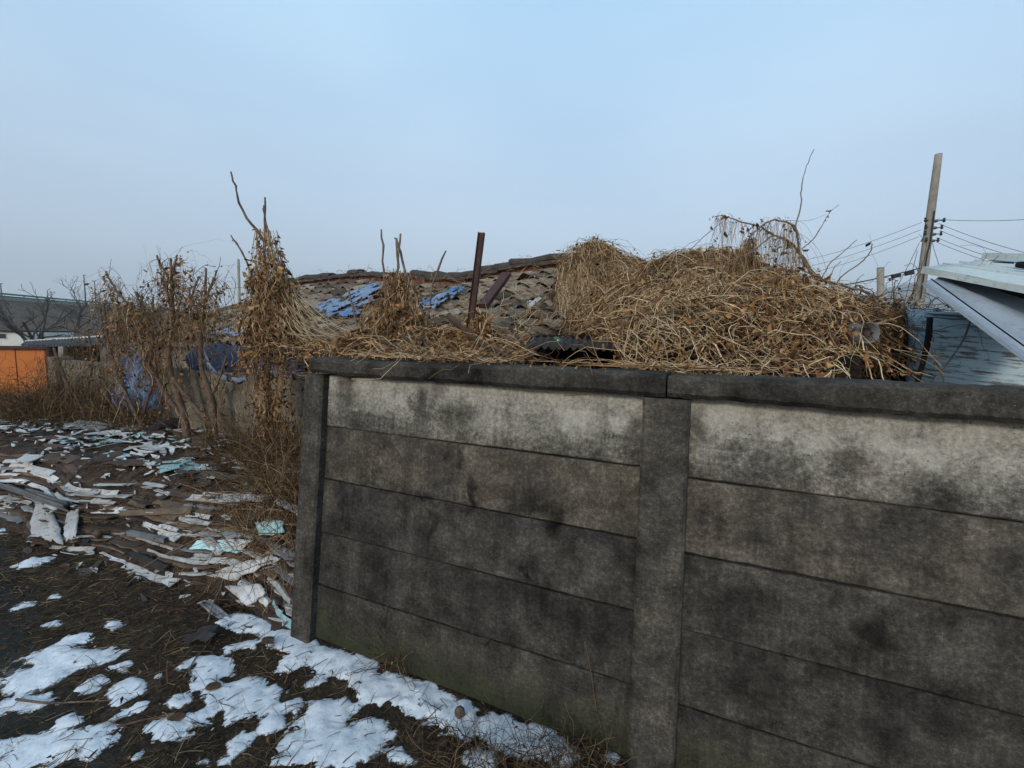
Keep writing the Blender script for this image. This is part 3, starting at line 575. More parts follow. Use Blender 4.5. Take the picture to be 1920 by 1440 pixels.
def scraps(name, N, mat_, amin, amax, bmin, bmax, size, seed, flat=0.3):
    r = np.random.default_rng(seed); V, Fc = [], []
    for k in range(N):
        p = heap_pt(r.uniform(amin, amax), bmin + (bmax - bmin) * r.random()); p[2] = float(hp(p[0], p[1])) + r.uniform(0.012, 0.04)
        an = r.normal(0, 0.6); ax = pa * math.cos(an) + pb * math.sin(an) + A3(0, 0, r.normal(0, flat * 0.5)); ay = pb * math.cos(an) - pa * math.sin(an) + A3(0, 0, r.normal(0, flat)); L, w = size * r.uniform(0.4, 1.9), size * r.uniform(0.12, 0.5); n = 6; b = len(V)
        top = [p + ax * math.cos(t) * L * r.uniform(0.5, 1.1) + ay * math.sin(t) * w * r.uniform(0.4, 1.2) + A3(0, 0, r.normal(0, 0.006)) for t in np.linspace(0, 2 * math.pi, n + 1)[:-1]]
        V += top + [q - A3(0, 0, 0.005) for q in top]; Fc += [tuple(b + i for i in range(n)), tuple(b + n + i for i in range(n))[::-1]] + [(b + i, b + n + i, b + n + (i + 1) % n, b + (i + 1) % n) for i in range(n)]
    o = MB().add(V, Fc).build(name, mat_, heap); o['kind'] = 'stuff'
scraps('white_scrap', 420, M['sh_white'], 1.4, 5.8, 0.6, 2.6, 0.075, 1); scraps('white_scrap', 170, M['sh_white'], -0.5, 4.2, 0.0, 0.7, 0.045, 2); scraps('turquoise_scrap', 120, M['sh_teal'], -0.2, 3.6, 0.7, 2.4, 0.07, 3)
scraps('brown_scrap', 330, M['sh_brown'], -0.6, 5.6, -0.15, 2.6, 0.07, 4); scraps('tan_scrap', 160, M['sh_tan'], -0.6, 5.0, -0.2, 2.4, 0.05, 5); scraps('dark_scrap', 120, M['sh_dark'], -0.6, 5.0, -0.1, 2.4, 0.08, 6)
def quad_sheet(name, mat_, corners, th, label, cat, nu=10, nv=8, wr=0.01, seed=1, parent=None, rag=0.0):
    """a sheet spanned between four corner points (a b / d c), creased, given thickness"""
    r = np.random.default_rng(seed); a, b, c, d = [A3(*p) for p in corners]
    N = np.cross(b - a, d - a); N /= np.linalg.norm(N)
    P = np.zeros((nu + 1, nv + 1, 3))
    for i in range(nu + 1):
        for j in range(nv + 1):
            u, v = i / nu, j / nv
            if rag and j == nv: v += r.normal(0, rag)
            if rag and i in (0, nu): u += r.normal(0, rag * 0.5)
            P[i, j] = (a * (1 - u) + b * u) * (1 - v) + (d * (1 - u) + c * u) * v
            P[i, j] += N * wr * (4 * float(fbm(u * 4 + seed, v * 4, seed, 3)) + 1.2 * math.sin(u * 17 + seed))
    n = (nu + 1) * (nv + 1); V = np.concatenate([P.reshape(-1, 3), P.reshape(-1, 3) - N * th]); I = np.arange(n).reshape(nu + 1, nv + 1)
    Fc = [(I[i, j], I[i + 1, j], I[i + 1, j + 1], I[i, j + 1]) for i in range(nu) for j in range(nv)]; Fc += [tuple(n + k for k in f)[::-1] for f in Fc]
    rim = [I[i, 0] for i in range(nu + 1)] + [I[nu, j] for j in range(1, nv + 1)] + [I[i, nv] for i in range(nu - 1, -1, -1)] + [I[0, j] for j in range(nv - 1, 0, -1)]
    for k in range(len(rim)):
        x, y = int(rim[k]), int(rim[(k + 1) % len(rim)]); Fc.append((y, x, x + n, y + n))
    me = bpy.data.meshes.new(name); me.from_pydata([tuple(v) for v in V], [], [tuple(int(i) for i in f) for f in Fc]); me.update()
    o = link(name, me, mat_, parent, True)
    if parent is None: tag(o, label, cat)
    return o
def depth_face(px, py):                       # distance to the heap along a sight line
    ds = np.linspace(2.2, 7.5, 400); r = ray(px, py); P = A3(0, 0, CZ) + r[None] * (ds / r[1])[:, None]
    h = hp(P[:, 0], P[:, 1]); i = np.argmax(P[:, 2] < h); return ds[i] if P[i, 2] < h[i] else gp(px, py)[1]
def dp(px, py, off=-0.05): return at(px, py, depth_face(px, py) + off)
quad_sheet('plastic_sheet', M['sh_white'], (dp(66, 943), dp(92, 943), dp(118, 1015, -0.10), dp(52, 1008, -0.10)), 0.004, 'crumpled white plastic sheet hanging down the front of the heap, the wider one', 'plastic sheet', 8, 10, 0.012, 3, rag=0.08)
quad_sheet('plastic_sheet', M['sh_white'], (dp(128, 960), dp(148, 955), dp(141, 1010, -0.09), dp(120, 1010, -0.09)), 0.004, 'narrow white plastic strip hanging beside the wider white sheet', 'plastic sheet', 6, 8, 0.008, 4, rag=0.08)
quad_sheet('board', M['sh_teal'], (dp(482, 980), dp(530, 975), dp(536, 1000), dp(487, 1004)), 0.006, 'pale turquoise sheet scrap at the right end of the heap', 'sheet scrap', 6, 5, 0.008, 5, rag=0.06)
quad_sheet('board', M['sh_tan'], (dp(222, 958), dp(360, 950), dp(362, 964), dp(228, 968)), 0.012, 'long flat tan board lying across the top of the heap', 'board', 12, 3, 0.006, 6, rag=0.03)
quad_sheet('board', M['sh_white'], (dp(402, 1072), dp(512, 1040), dp(536, 1046), dp(432, 1090)), 0.008, 'large dirty white board tilted at the right end of the heap', 'board', 10, 5, 0.010, 7, rag=0.07)
quad_sheet('board', M['sh_white'], (dp(425, 1100), dp(490, 1096), dp(500, 1112), dp(465, 1136)), 0.014, 'white slab below the tilted white board at the heap foot', 'board', 8, 5, 0.004, 8, rag=0.05)
quad_sheet('board', M['sh_grey'], (dp(375, 1135), dp(400, 1130), dp(435, 1158), dp(415, 1168)), 0.008, 'lowest grey board on the ground at the heap foot', 'board', 8, 4, 0.004, 9, rag=0.05)
quad_sheet('board', M['sh_white'], (dp(377, 1010), dp(398, 1005), dp(424, 1036), dp(405, 1041)), 0.006, 'narrow white strip in the middle of the heap face', 'board', 8, 3, 0.004, 10, rag=0.06)
quad_sheet('board', M['sh_white'], (dp(415, 1010), dp(475, 1013), dp(452, 1034), dp(438, 1032)), 0.006, 'white triangular scrap left of the turquoise scrap', 'board', 6, 4, 0.004, 12, rag=0.08)
quad_sheet('board', M['sh_grey'], (dp(-30, 905), dp(60, 922), dp(135, 946), dp(120, 956)), 0.03, 'long bent grey board curling over the left end of the heap', 'board', 14, 4, 0.014, 13, rag=0.03)
for k, (x0, y0, x1, y1, lb) in enumerate(((240, 995, 310, 1009, 'grey metal angle strip lying on the heap face, the upper one'), (248, 1036, 312, 1064, 'dark grey metal strip lying on the heap face, the lower one'))):
    a, b = dp(x0, y0, -0.08), dp(x1, y1, -0.08); m = MB().bar(a, b, 0.035, 0.004).bar(a + A3(0, -0.016, -0.016), b + A3(0, -0.016, -0.016), 0.004, 0.03)
    tag(m.build('metal_strip', M['sh_grey'] if k == 0 else M['sh_dark']), lb, 'metal strip')
m = MB(); a, b = dp(182, 1000, -0.09), dp(196, 1008, 0.1); m.tube([a, a * 0.5 + b * 0.5, b], 0.028, 0.028, 12)
tag(m.build('pipe_stub', M['sh_tan'], None, True), 'short pale pipe stub poking out of the heap face', 'pipe')

# ------------------------------------------------------------------ old tiled house
rA = A3(2.3, 6.29, 0); rs_d = A3(-0.8, 0.6, 0); rp_d = A3(-0.6, -0.8, 0); RW = 3.0
def on_ridge(px, py):
    r = ray(px, py); N = A3(0.6, 0.8, 0); k = np.dot(rA, N) / np.dot(r, N); P = A3(0, 0, CZ) + r * k
    return float(np.dot(P - rA, rs_d)), float(P[2])
rc = sorted(on_ridge(x, y) for x, y in ((1180, 500), (1110, 490), (1060, 489), (1015, 497), (960, 503), (915, 514), (870, 525), (800, 522), (740, 518), (690, 515), (620, 522), (560, 528), (500, 541), (455, 556), (405, 567), (360, 580)))
rcs, rcz = np.array([c[0] for c in rc]), np.array([c[1] for c in rc]) - 0.12
SMAX = 12.4
def roof_z(s, v):
    zr = np.interp(s, rcs, rcz); ze = 1.62 - 0.10 * np.clip((s - 5) / 6, 0, 1) + 0.05 * np.sin(s * 1.7)
    return zr + (ze - zr) * (v * 0.86 + 0.14 * v * v) - 0.07 * np.sin(v * math.pi) * (0.6 + np.sin(s * 1.3 + 0.6)) * 0.9
def roof_p(s, v, off=0.0):
    s = np.asarray(s, float); v = np.asarray(v, float)
    P = rA[None] + s[..., None] * rs_d + (v * RW)[..., None] * rp_d; P[..., 2] = roof_z(s, v) + off; return P
def roof_h(x, y):
    qx, qy = np.asarray(x) - rA[0], np.asarray(y) - rA[1]; s = qx * rs_d[0] + qy * rs_d[1]; v = (qx * rp_d[0] + qy * rp_d[1]) / RW
    return np.where((v > -0.05) & (v < 1.02) & (s > -1) & (s < SMAX), roof_z(s, np.clip(v, 0, 1)), -1.0)
house = empty('tiled_house', roof_p(np.array([6.0]), np.array([1.0]))[0] * A3(1, 1, 0) + A3(0, 0, -0.8), 'abandoned low house with sagging grey tiled roof overgrown by dead vines', 'house')
g = G('cement_tile', 0.95, 0.15); oc = g.tc(); n = g.noise(oc, 9, 6, 0.7); n2 = g.noise(oc, 60, 4, 0.7)
c_ = g.ramp(g.objrand(), [(0, (0.055, 0.044, 0.034)), (0.5, (0.145, 0.118, 0.092)), (1, (0.26, 0.215, 0.17))])
c_ = g.mix(1, c_, g.ramp(n, [(0.3, 0.45), (0.7, 1.4)]), 'MULTIPLY'); g.color(g.mix(1, c_, g.ramp(n2, [(0.3, 0.7), (0.7, 1.25)]), 'MULTIPLY')); g.bump(n2, 0.5, 0.006); M['tile'] = g.m
M['board_red'] = flat_mat('red_brown_board', (0.16, 0.055, 0.038), 0.9, 0.5, 8)
M['roof_under'] = flat_mat('roof_litter', (0.10, 0.072, 0.045), 1, 0.6, 10, 0.8, 0.02)
us_, vs_ = np.linspace(0.3, SMAX, 70), np.linspace(0, 1, 16); UU, VV = np.meshgrid(us_, vs_); RP = roof_p(UU, VV, -0.055)
ii = np.arange(UU.size).reshape(UU.shape); q = np.stack([ii[:-1, :-1], ii[1:, :-1], ii[1:, 1:], ii[:-1, 1:]], -1).reshape(-1, 4)
q = q[:, ::-1]
rp_o = link('roof', mesh_np('roof', RP.reshape(-1, 3), q), M['roof_under'], house)
TW, NR, TS0 = 0.345, 10, 0.55                                   # tile width, rows
prof = [(u, 0.043 * math.sin(2 * math.pi * (u + 0.08)) + 0.010 * math.cos(4 * math.pi * u)) for u in np.linspace(-0.5, 0.53, 11)]
rt_ = np.random.default_rng(4)
for c in range(int((SMAX - TS0) / TW)):
    for r in range(NR):
        if c >= 30: break
        s0 = TS0 + (c + 0.5) * TW; v0, v1 = r / NR - 0.004, (r + 1.16) / NR
        if rt_.random() < 0.02: continue
        js, jv, jz, sk = rt_.normal(0, 0.005), rt_.normal(0, 0.004), rt_.normal(0, 0.004), rt_.normal(0, 0.006)
        V = []
        for (v, dz) in ((v0, 0.0), (v1, 0.062)):
            ss = np.array([s0 - u * TW + js + sk * (v - v0) * 8 for u, _ in prof]); P = roof_p(ss, np.full(len(prof), v + jv))
            P[:, 2] += np.array([h for _, h in prof]) + dz + jz; V += [P]
        top = np.concatenate(V); bot = top - A3(0, 0, 0.018); n = len(prof); Vv = np.concatenate([top, bot])
        Fc = [(i, i + 1, n + i + 1, n + i) for i in range(n - 1)] + [(n + i, n + i + 1, 3 * n + i + 1, 3 * n + i) for i in range(n - 1)]
        Fc += [(0, n, 3 * n, 2 * n), (n - 1, 3 * n - 1, 4 * n - 1, 2 * n - 1)]
        me = bpy.data.meshes.new('tile'); me.from_pydata([tuple(p) for p in Vv], [], Fc); me.update()
        link('tile', me, M['tile'], house); me.polygons.foreach_set('use_smooth', [k_ < 10 for k_ in range(len(me.polygons))])
M['ridge'] = flat_mat('dark_ridge_tile', (0.055, 0.046, 0.042), 0.95, 0.5, 8, 0.5, 0.008)
s = 0.6; kx = 0
while s < 11.9:
    L = 0.36; mid = s + L / 2
    if True:
        for lay in range(2 if mid < 5.2 or rt_.random() < 0.5 else 1):
            V, n = [], 7
            for e_ in (0, 1):
                sc = s + L * e_ + 0.03 * (e_ * 2 - 1) * 0.5 + 0.09 * lay; base_ = roof_p(np.array([sc]), np.array([0.0]))[0] + A3(0, 0, 0.115 + 0.055 * lay + rt_.normal(0, 0.016))
                for j in range(n):
                    an = math.pi * j / (n - 1); V.append(base_ + rp_d * math.cos(an) * 0.13 + A3(0, 0, math.sin(an) * 0.075 + e_ * 0.008))
            V = np.array(V); nn = len(V); Vv = np.concatenate([V, V - A3(0, 0, 0.03)])
            Fc = [(j, j + 1, n + j + 1, n + j) for j in range(n - 1)] + [(j, nn + j, nn + j + 1, j + 1) for j in range(n - 1)] + [(n + j, n + j + 1, nn + n + j + 1, nn + n + j) for j in range(n - 1)] + [(0, n, nn + n, nn)]
            me = bpy.data.meshes.new('ridge_tile'); me.from_pydata([tuple(p) for p in Vv], [], Fc); me.update(); link('ridge_tile', me, M['ridge'], house)
    s += L * (1 + rt_.normal(0, 0.06))
for a, b in ((0.6, 4.4), (4.4, 8.2), (8.2, 11.9)):   # the red-brown board under the ridge
    m = MB(); st = np.linspace(a, b, 14); P = roof_p(st, np.full(14, 0.012)); n = 14
    top = P + A3(0, 0, 0.15); bot = P + A3(0, 0, -0.10); m.add(np.concatenate([top, bot, top - rp_d * 0.02]), [(i, i + 1, n + i + 1, n + i) for i in range(n - 1)] + [(i, 2 * n + i, 2 * n + i + 1, i + 1) for i in range(n - 1)])
    m.build('ridge_board', M['board_red'], house)
m = MB(); e0, e1 = roof_p(np.array([0.4, SMAX]), np.array([0.88, 0.88])); m.bar(e0 * A3(1, 1, 0) + A3(0, 0, 0.25), e1 * A3(1, 1, 0) + A3(0, 0, 0.25), 0.15, 2.3)
m.build('wall', flat_mat('dim_plaster', (0.16, 0.14, 0.12)), house)

# blue tarpaulin tatters on the roof
g = G('blue_tarpaulin', 0.55, 0.3); oc = g.tc(); n = g.noise(oc, 6, 6, 0.7); n2 = g.noise(g.map(oc, (1, 1, 0.4)), 22, 5, 0.7)
c_ = g.mix(g.ramp(n, [(0.35, 0), (0.65, 1)]), (0.008, 0.060, 0.175), (0.045, 0.15, 0.31)); c_ = g.mix(g.ramp(n2, [(0.46, 0), (0.62, 0.75)]), c_, (0.26, 0.31, 0.40)); g.color(c_); g.bump(n, 0.6, 0.03); M['tarp'] = g.m
g = G('dark_blue_tarpaulin', 0.65, 0.15); oc = g.tc(); n = g.noise(oc, 7, 6, 0.7)
g.color(g.ramp(n, [(0.3, (0.003, 0.006, 0.014)), (0.55, (0.005, 0.014, 0.042)), (0.75, (0.02, 0.05, 0.12))])); g.bump(n, 0.7, 0.03); M['tarp_dark'] = g.m
g = G('faded_tarpaulin', 0.6, 0.3); oc = g.tc(); n = g.noise(oc, 10, 6, 0.7)
g.color(g.ramp(n, [(0.35, (0.21, 0.245, 0.31)), (0.55, (0.11, 0.175, 0.30)), (0.7, (0.38, 0.40, 0.44))])); g.bump(n, 0.6, 0.02); M['tarp_pale'] = g.m
GS, GV = np.meshgrid(np.linspace(0, SMAX, 260), np.linspace(0, 1, 90)); GP = roof_p(GS, GV); gpx, gpy = proj(GP.reshape(-1, 3)); GSf, GVf = GS.ravel(), GV.ravel()
def sv(px, py): i = np.argmin((gpx - px) ** 2 + (gpy - py) ** 2); return GSf[i], GVf[i]
def roof_tarp(quad, mat_, label, seed, nu=26, nv=12, lift=0.12):
    r = np.random.default_rng(seed); (s0, v0), (s1, v1), (s2, v2), (s3, v3) = [sv(*p) for p in quad]
    u, w = np.meshgrid(np.linspace(0, 1, nu + 1), np.linspace(0, 1, nv + 1), indexing='ij')
    w2 = w + (w - 0.5) * (0.5 * fbm(u * 5, u * 0 + seed, seed, 3)); u2 = u + (u - 0.5) * 0.4 * fbm(w * 5, w * 0 + seed, seed + 3, 3)
    ss = (s0 * (1 - u2) + s1 * u2) * (1 - w2) + (s3 * (1 - u2) + s2 * u2) * w2; vv = (v0 * (1 - u2) + v1 * u2) * (1 - w2) + (v3 * (1 - u2) + v2 * u2) * w2
    P = roof_p(ss, np.clip(vv, 0, 1)); P[..., 2] += lift + 0.10 * np.abs(fbm(u * 3 + w * 5, w * 9, seed + 9, 4)) + 0.05 * fbm(ss * 6, vv * 20, seed + 5, 2)
    idx = np.arange(u.size).reshape(u.shape); Fc = np.stack([idx[:-1, :-1], idx[1:, :-1], idx[1:, 1:], idx[:-1, 1:]], -1).reshape(-1, 4)
    hole = (fbm(u * 4, w * 6, seed + 20, 3) > 0.06)[:-1, :-1].reshape(-1); Fc = Fc[~hole]
    o = link('tarpaulin', mesh_np('tarpaulin', P.reshape(-1, 3), Fc), mat_); so_ = o.modifiers.new('s', 'SOLIDIFY'); so_.thickness = 0.004
    return tag(o, label, 'tarpaulin', 'tarpaulin tatters on the roof')
roof_tarp(((600, 583), (700, 538), (722, 548), (612, 603)), M['tarp_pale'], 'long faded blue tarpaulin shred lying up the middle of the tiled roof', 2)
roof_tarp(((592, 578), (640, 572), (652, 590), (598, 600)), M['tarp_pale'], 'pale blue tarpaulin piece left of the roof middle', 3)
roof_tarp(((602, 598), (668, 590), (676, 604), (612, 612)), M['tarp'], 'bright blue tarpaulin fold just below the pale piece on the roof', 5)
roof_tarp(((660, 572), (706, 566), (710, 578), (668, 588)), M['tarp_pale'], 'small blue tarpaulin piece between the faded shred and the dead stems', 6)
roof_tarp(((800, 582), (838, 560), (850, 572), (812, 596)), M['tarp_pale'], 'faded blue tarpaulin scrap left of the rusty post', 7)
roof_tarp(((836, 562), (868, 552), (872, 562), (842, 574)), M['tarp'], 'small bright blue scrap on the roof close to the rusty post', 8)
roof_tarp(((790, 580), (806, 572), (812, 586), (794, 594)), M['tarp'], 'tiny blue scrap on the roof beside the right-hand dead stem', 9)
roof_tarp(((380, 636), (470, 622), (480, 640), (386, 652)), M['tarp_pale'], 'faded tarpaulin strip along the left eave', 10)
roof_tarp(((985, 590), (1012, 578), (1015, 584), (992, 598)), M['sh_white'], 'white plastic scrap on the tiles left of the vine mound', 13, lift=0.13)

# ------------------------------------------------------------------ block wall on the left
bA, bB = at(640, 705, 4.45), at(112, 662, 6.75); bA[2] = bB[2] = 0
bd = bB - bA; BL = np.linalg.norm(bd); bd /= BL; bn = A3(-bd[1], bd[0], 0)
if bn[1] < 0: bn = -bn
g = G('cement_block', 0.95, 0.12); oc = g.tc(); n = g.noise(oc, 5, 6, 0.7); n2 = g.noise(oc, 70, 4, 0.7)
c_ = g.ramp(g.objrand(), [(0, (0.125, 0.108, 0.084)), (1, (0.19, 0.168, 0.132))]); c_ = g.mix(1, c_, g.ramp(n, [(0.3, 0.55), (0.7, 1.25)]), 'MULTIPLY'); g.color(g.mix(1, c_, g.ramp(n2, [(0.3, 0.75), (0.7, 1.2)]), 'MULTIPLY')); g.bump(n2, 0.5, 0.006); M['block'] = g.m
bw = empty('block_wall', bA + bd * BL / 2 + A3(0, 0, 0), 'low grey cement block wall behind the bare stems on the left', 'wall')
def BW(t, y, z): return bA + bd * t + bn * y + A3(0, 0, z)
rb = np.random.default_rng(8); BLN, BH = 0.40, 0.2
for r in range(7):
    t = -0.2 * (r % 2)
    while t < BL:
        a, b = max(t, 0), min(t + BLN, BL)
        hole = (r == 3 and abs(t - 2.35) < 0.2)
        if b - a > 0.08:
            y0 = rb.normal(0, 0.003); gap = 0.004
            m = MB().box(a + gap, b - gap, y0, 0.14, -0.1 + r * BH + gap, -0.1 + (r + 1) * BH - gap, BW); m.build('block', M['block'], bw)
        t += BLN
MB().box(0.002, BL - 0.002, 0.006, 0.13, -0.1, 1.29, BW).build('mortar', flat_mat('mortar', (0.17, 0.15, 0.118), 1, 0.3, 20, 0.4, 0.004), bw)
MB().box(BL + 0.01, BL + 0.22, -0.06, 0.16, -0.3, 1.34, BW).build('end_pier', M['block'], bw)
# near-black panel standing behind the block wall
MB().box(-0.4, BL + 0.1, 0.5, 0.55, -0.6, 1.22, BW).build('dark_backing', M['dark'], bw)

# tarpaulins hanging over the block wall
def cloth(name, pts, nu, nv, mat_, label, wr, seed, parent=None, rag=0.04):
    """pts: rows of (px,py,d) lists, top to bottom; spanned as a creased sheet with thickness"""
    rows = [spline([at(*p) for p in r], nu + 1) for r in pts]; r_ = np.random.default_rng(seed); R = np.array(rows); P = np.zeros((nu + 1, nv + 1, 3))
    for i in range(nu + 1): P[i] = spline(R[:, i], nv + 1)
    u, v = np.meshgrid(np.linspace(0, 1, nu + 1), np.linspace(0, 1, nv + 1), indexing='ij')
    d = wr * (2.2 * fbm(u * 5 + v * 2, v * 3, seed, 4) + 0.5 * np.sin(u * 26 + v * 5 + 4 * fbm(u * 3, v * 3, seed + 1, 2)))
    P[..., 1] -= d; P[..., 2] += d * 0.4
    P[:, -1, 2] += r_.normal(0, rag, nu + 1)
    idx = np.arange(u.size).reshape(u.shape); Fc = np.stack([idx[:-1, :-1], idx[1:, :-1], idx[1:, 1:], idx[:-1, 1:]], -1).reshape(-1, 4)
    o = link(name, mesh_np(name, P.reshape(-1, 3), Fc[:, ::-1]), mat_, parent, True); so_ = o.modifiers.new('s', 'SOLIDIFY'); so_.thickness = 0.004
    return tag(o, label, 'tarpaulin')
cloth('tarpaulin', [[(222, 672, 6.1), (262, 668, 5.95), (300, 690, 5.8)], [(210, 720, 6.0), (262, 715, 5.85), (302, 725, 5.7)], [(206, 758, 5.95), (262, 760, 5.8), (300, 764, 5.65)], [(216, 790, 5.95), (262, 778, 5.8), (304, 768, 5.65)]], 24, 20, M['tarp'], 'torn blue tarpaulin hanging over the block wall on the far left', 0.10, 21)
cloth('tarpaulin', [[(362, 650, 6.9), (420, 645, 6.7), (500, 650, 6.4), (580, 655, 6.0)], [(360, 662, 6.0), (420, 660, 5.9), (500, 668, 5.6), (580, 672, 5.3)], [(355, 690, 5.5), (420, 690, 5.35), (500, 692, 5.15), (580, 694, 4.9)], [(358, 706, 5.45), (420, 712, 5.28), (500, 706, 5.08), (580, 712, 4.82)]], 40, 20, M['tarp_dark'], 'dark blue tarpaulin slung from the eave to the block wall', 0.07, 22)
cloth('tarpaulin', [[(384, 655, 5.2), (400, 690, 5.15), (430, 706, 5.1), (460, 708, 5.0)], [(382, 664, 5.19), (398, 698, 5.14), (430, 713, 5.09), (462, 714, 4.99)]], 20, 3, M['tarp_pale'], 'twisted pale blue tarpaulin strap drooping below the dark tarpaulin', 0.01, 23)
cloth('tarpaulin', [[(488, 680, 5.0), (520, 690, 4.9), (552, 700, 4.8), (580, 706, 4.7)], [(492, 694, 4.99), (520, 702, 4.89), (550, 712, 4.79), (580, 718, 4.69)]], 20, 4, M['tarp'], 'crumpled blue tarpaulin edge between the dead vine tree and the concrete wall', 0.02, 24)

# ------------------------------------------------------------------ dead trees and vine-hung stems on the left
def branch(parent, pts, r0, r1, mat_='bark', name='branch', n=14, sides=7, knob=0.12):
    P = spline([at(*p) for p in pts], n); r = np.random.default_rng(abs(hash((pts[0][0], pts[0][1], pts[-1][0]))) % 99999)
    P[1:-1] += r.normal(0, min(0.006, r0 * 0.35), (n - 2, 3)); rr = np.linspace(r0, r1, n) * (1 + r.normal(0, knob, n))
    m = MB().tube(P, rr, None, sides); o = m.build(name, M[mat_], parent, True); return P
def z1(pts, d): return [(x * 560 / 1920, 480 + y * 560 / 1920, d + (i * 0.02)) for i, (x, y) in enumerate(pts)]
def stems_tree(name, base, label, group, defs, dep, vines=None, mat_='bark'):
    root = empty(name, at(*base), label, 'tree', group); allp = []
    for i, (pts, r0, r1, dd) in enumerate(defs):
        allp.append(branch(root, z1(pts, dep + dd), r0 * 1.05, max(r1 * 1.25, 0.007), mat_, 'trunk' if i == 0 else 'branch'))
    tw = []
    for q in allp:
        for _ in range(7):
            i = rt2.integers(3, len(q) - 2); d = rt2.normal(0, 0.6, 3); d[2] = abs(d[2]) + 0.5; tw.append(drape(q[i][None], d[None], 7, 0.026 * rt2.uniform(0.3, 1.6), -0.06, 0.16, None, 0, rt2, 0.3)[0])
    o = link('twig', strands_mesh('twig', np.array(tw), rt2.uniform(0.002, 0.0048, len(tw))), M['straw_dark'], root); o['kind'] = 'stuff'
    return root, allp
rt2 = np.random.default_rng(77)
def vine_on(root, paths, N, K, step, leafN, leaf, rng, grav=0.35, spread=0.05, rad=(0.0012, 0.0028), mat_='straw', lmat='leaf', hf=None, topbias=1.0):
    allp = np.concatenate(paths); w = np.clip(allp[:, 2] - allp[:, 2].min() + 0.3, 0.05, None) ** topbias; w /= w.sum()
    st = allp[rng.choice(len(allp), N, p=w)] + rng.normal(0, spread, (N, 3)); D = rng.normal(0, 0.5, (N, 3)); D[:, 2] -= 0.9
    st[:, 2] -= 0.06; P = drape(st, D, K, rng.uniform(step * 0.35, step * 1.1, N), grav, 0.26, hf, 0.02, rng)
    o = link('vine', strands_mesh('vine', P, strand_r(rng, *rad, N)), M[mat_], root); o['kind'] = 'stuff'
    q = P[rng.integers(0, N, leafN), rng.integers(0, K, leafN)] + rng.normal(0, 0.012, (leafN, 3))
    o = link('dry_leaf', leaves_mesh('dry_leaf', q, leaf, rng), M[lmat], root); o['kind'] = 'stuff'
    return P
rv = np.random.default_rng(21)
GT = 'bare stems in front of the block wall'
T, pa1 = stems_tree('bare_tree', (404, 872, 5.15), 'thick bare stem rising left of the block wall corner with two upright tips', GT,
    [([(1395, 1380), (1390, 1250), (1370, 1050), (1350, 890), (1310, 780), (1290, 600), (1300, 420), (1320, 270), (1325, 80)], 0.042, 0.009, 0.0),
     ([(1352, 900), (1390, 840), (1425, 740), (1450, 640)], 0.016, 0.007, 0.05), ([(1318, 290), (1350, 210), (1395, 92)], 0.012, 0.008, 0),
     ([(1300, 400), (1260, 320), (1225, 260), (1215, 200)], 0.013, 0.008, 0.05), ([(1228, 270), (1250, 210), (1280, 130)], 0.010, 0.007, 0.05),
     ([(1372, 1100), (1290, 1010), (1180, 880), (1110, 780)], 0.026, 0.014, 0.05)], 4.9)
vine_on(T, pa1, 110, 10, 0.06, 420, 0.05, rv)
T, pa2 = stems_tree('bare_tree', (348, 865, 5.3), 'tallest bare stem of the left clump, its forked tip above the roof', GT,
    [([(1215, 1350), (1205, 1200), (1190, 1060), (1150, 900), (1095, 770), (1080, 600), (1110, 400), (1105, 200), (1098, 30)], 0.045, 0.010, 0.0),
     ([(1100, 330), (1075, 210), (1080, 120), (1040, 60), (1010, -5)], 0.016, 0.008, 0), ([(1108, 120), (1125, 60), (1140, -5)], 0.013, 0.008, 0), ([(1110, 420), (1150, 330), (1170, 255)], 0.012, 0.007, 0.05),
     ([(1190, 1060), (1100, 930), (1000, 780), (940, 660), (900, 560), (820, 450), (770, 330)], 0.030, 0.010, 0.1), ([(960, 680), (990, 500), (985, 260)], 0.015, 0.008, 0.1), ([(1000, 480), (930, 380), (905, 310), (876, 230)], 0.013, 0.008, 0.12), ([(930, 370), (915, 300), (912, 245)], 0.010, 0.007, 0.12)], 5.05)
vine_on(T, pa2, 190, 11, 0.07, 800, 0.05, rv)
T, pa3 = stems_tree('bare_tree', (288, 830, 5.6), 'slender vine-wrapped stem of the left clump leaning left to a ragged tip', GT,
    [([(985, 1250), (980, 1190), (890, 1050), (800, 850), (720, 640), (680, 450), (665, 300)], 0.022, 0.010, 0.0), ([(860, 340), (790, 270), (720, 180), (682, 98)], 0.014, 0.008, 0.1), ([(900, 1060), (960, 900), (1000, 700), (960, 500), (850, 330)], 0.016, 0.010, 0.1), ([(800, 850), (760, 700), (790, 540), (740, 400)], 0.012, 0.007, 0.05)], 5.3)
vine_on(T, pa3, 230, 10, 0.06, 800, 0.046, rv, spread=0.06)
T, pa4 = stems_tree('bare_tree', (205, 850, 5.8), 'thin brown stems left of the hanging blue tarpaulin', GT,
    [([(690, 1250), (580, 1080), (470, 880), (390, 720), (345, 590)], 0.020, 0.010, 0.0), ([(600, 1100), (560, 900), (590, 700), (560, 430)], 0.010, 0.004, 0.1), ([(745, 1260), (700, 1150), (590, 1020), (520, 860)], 0.012, 0.006, 0)], 5.6)
vine_on(T, pa4, 520, 10, 0.07, 700, 0.028, rv, mat_='straw_dark', lmat='leaf_dark', spread=0.10)
T, pa4b = stems_tree('bare_tree', (258, 850, 5.5), 'short forked sapling below the hanging blue tarpaulin', GT,
    [([(860, 1330), (850, 1240), (800, 1100), (730, 980), (650, 860)], 0.016, 0.006, 0.0), ([(960, 1260), (900, 1180), (820, 1080), (780, 1000)], 0.012, 0.005, 0)], 5.4)
vine_on(T, pa4b, 160, 9, 0.07, 200, 0.028, rv, mat_='straw_dark', lmat='leaf_dark', spread=0.10)
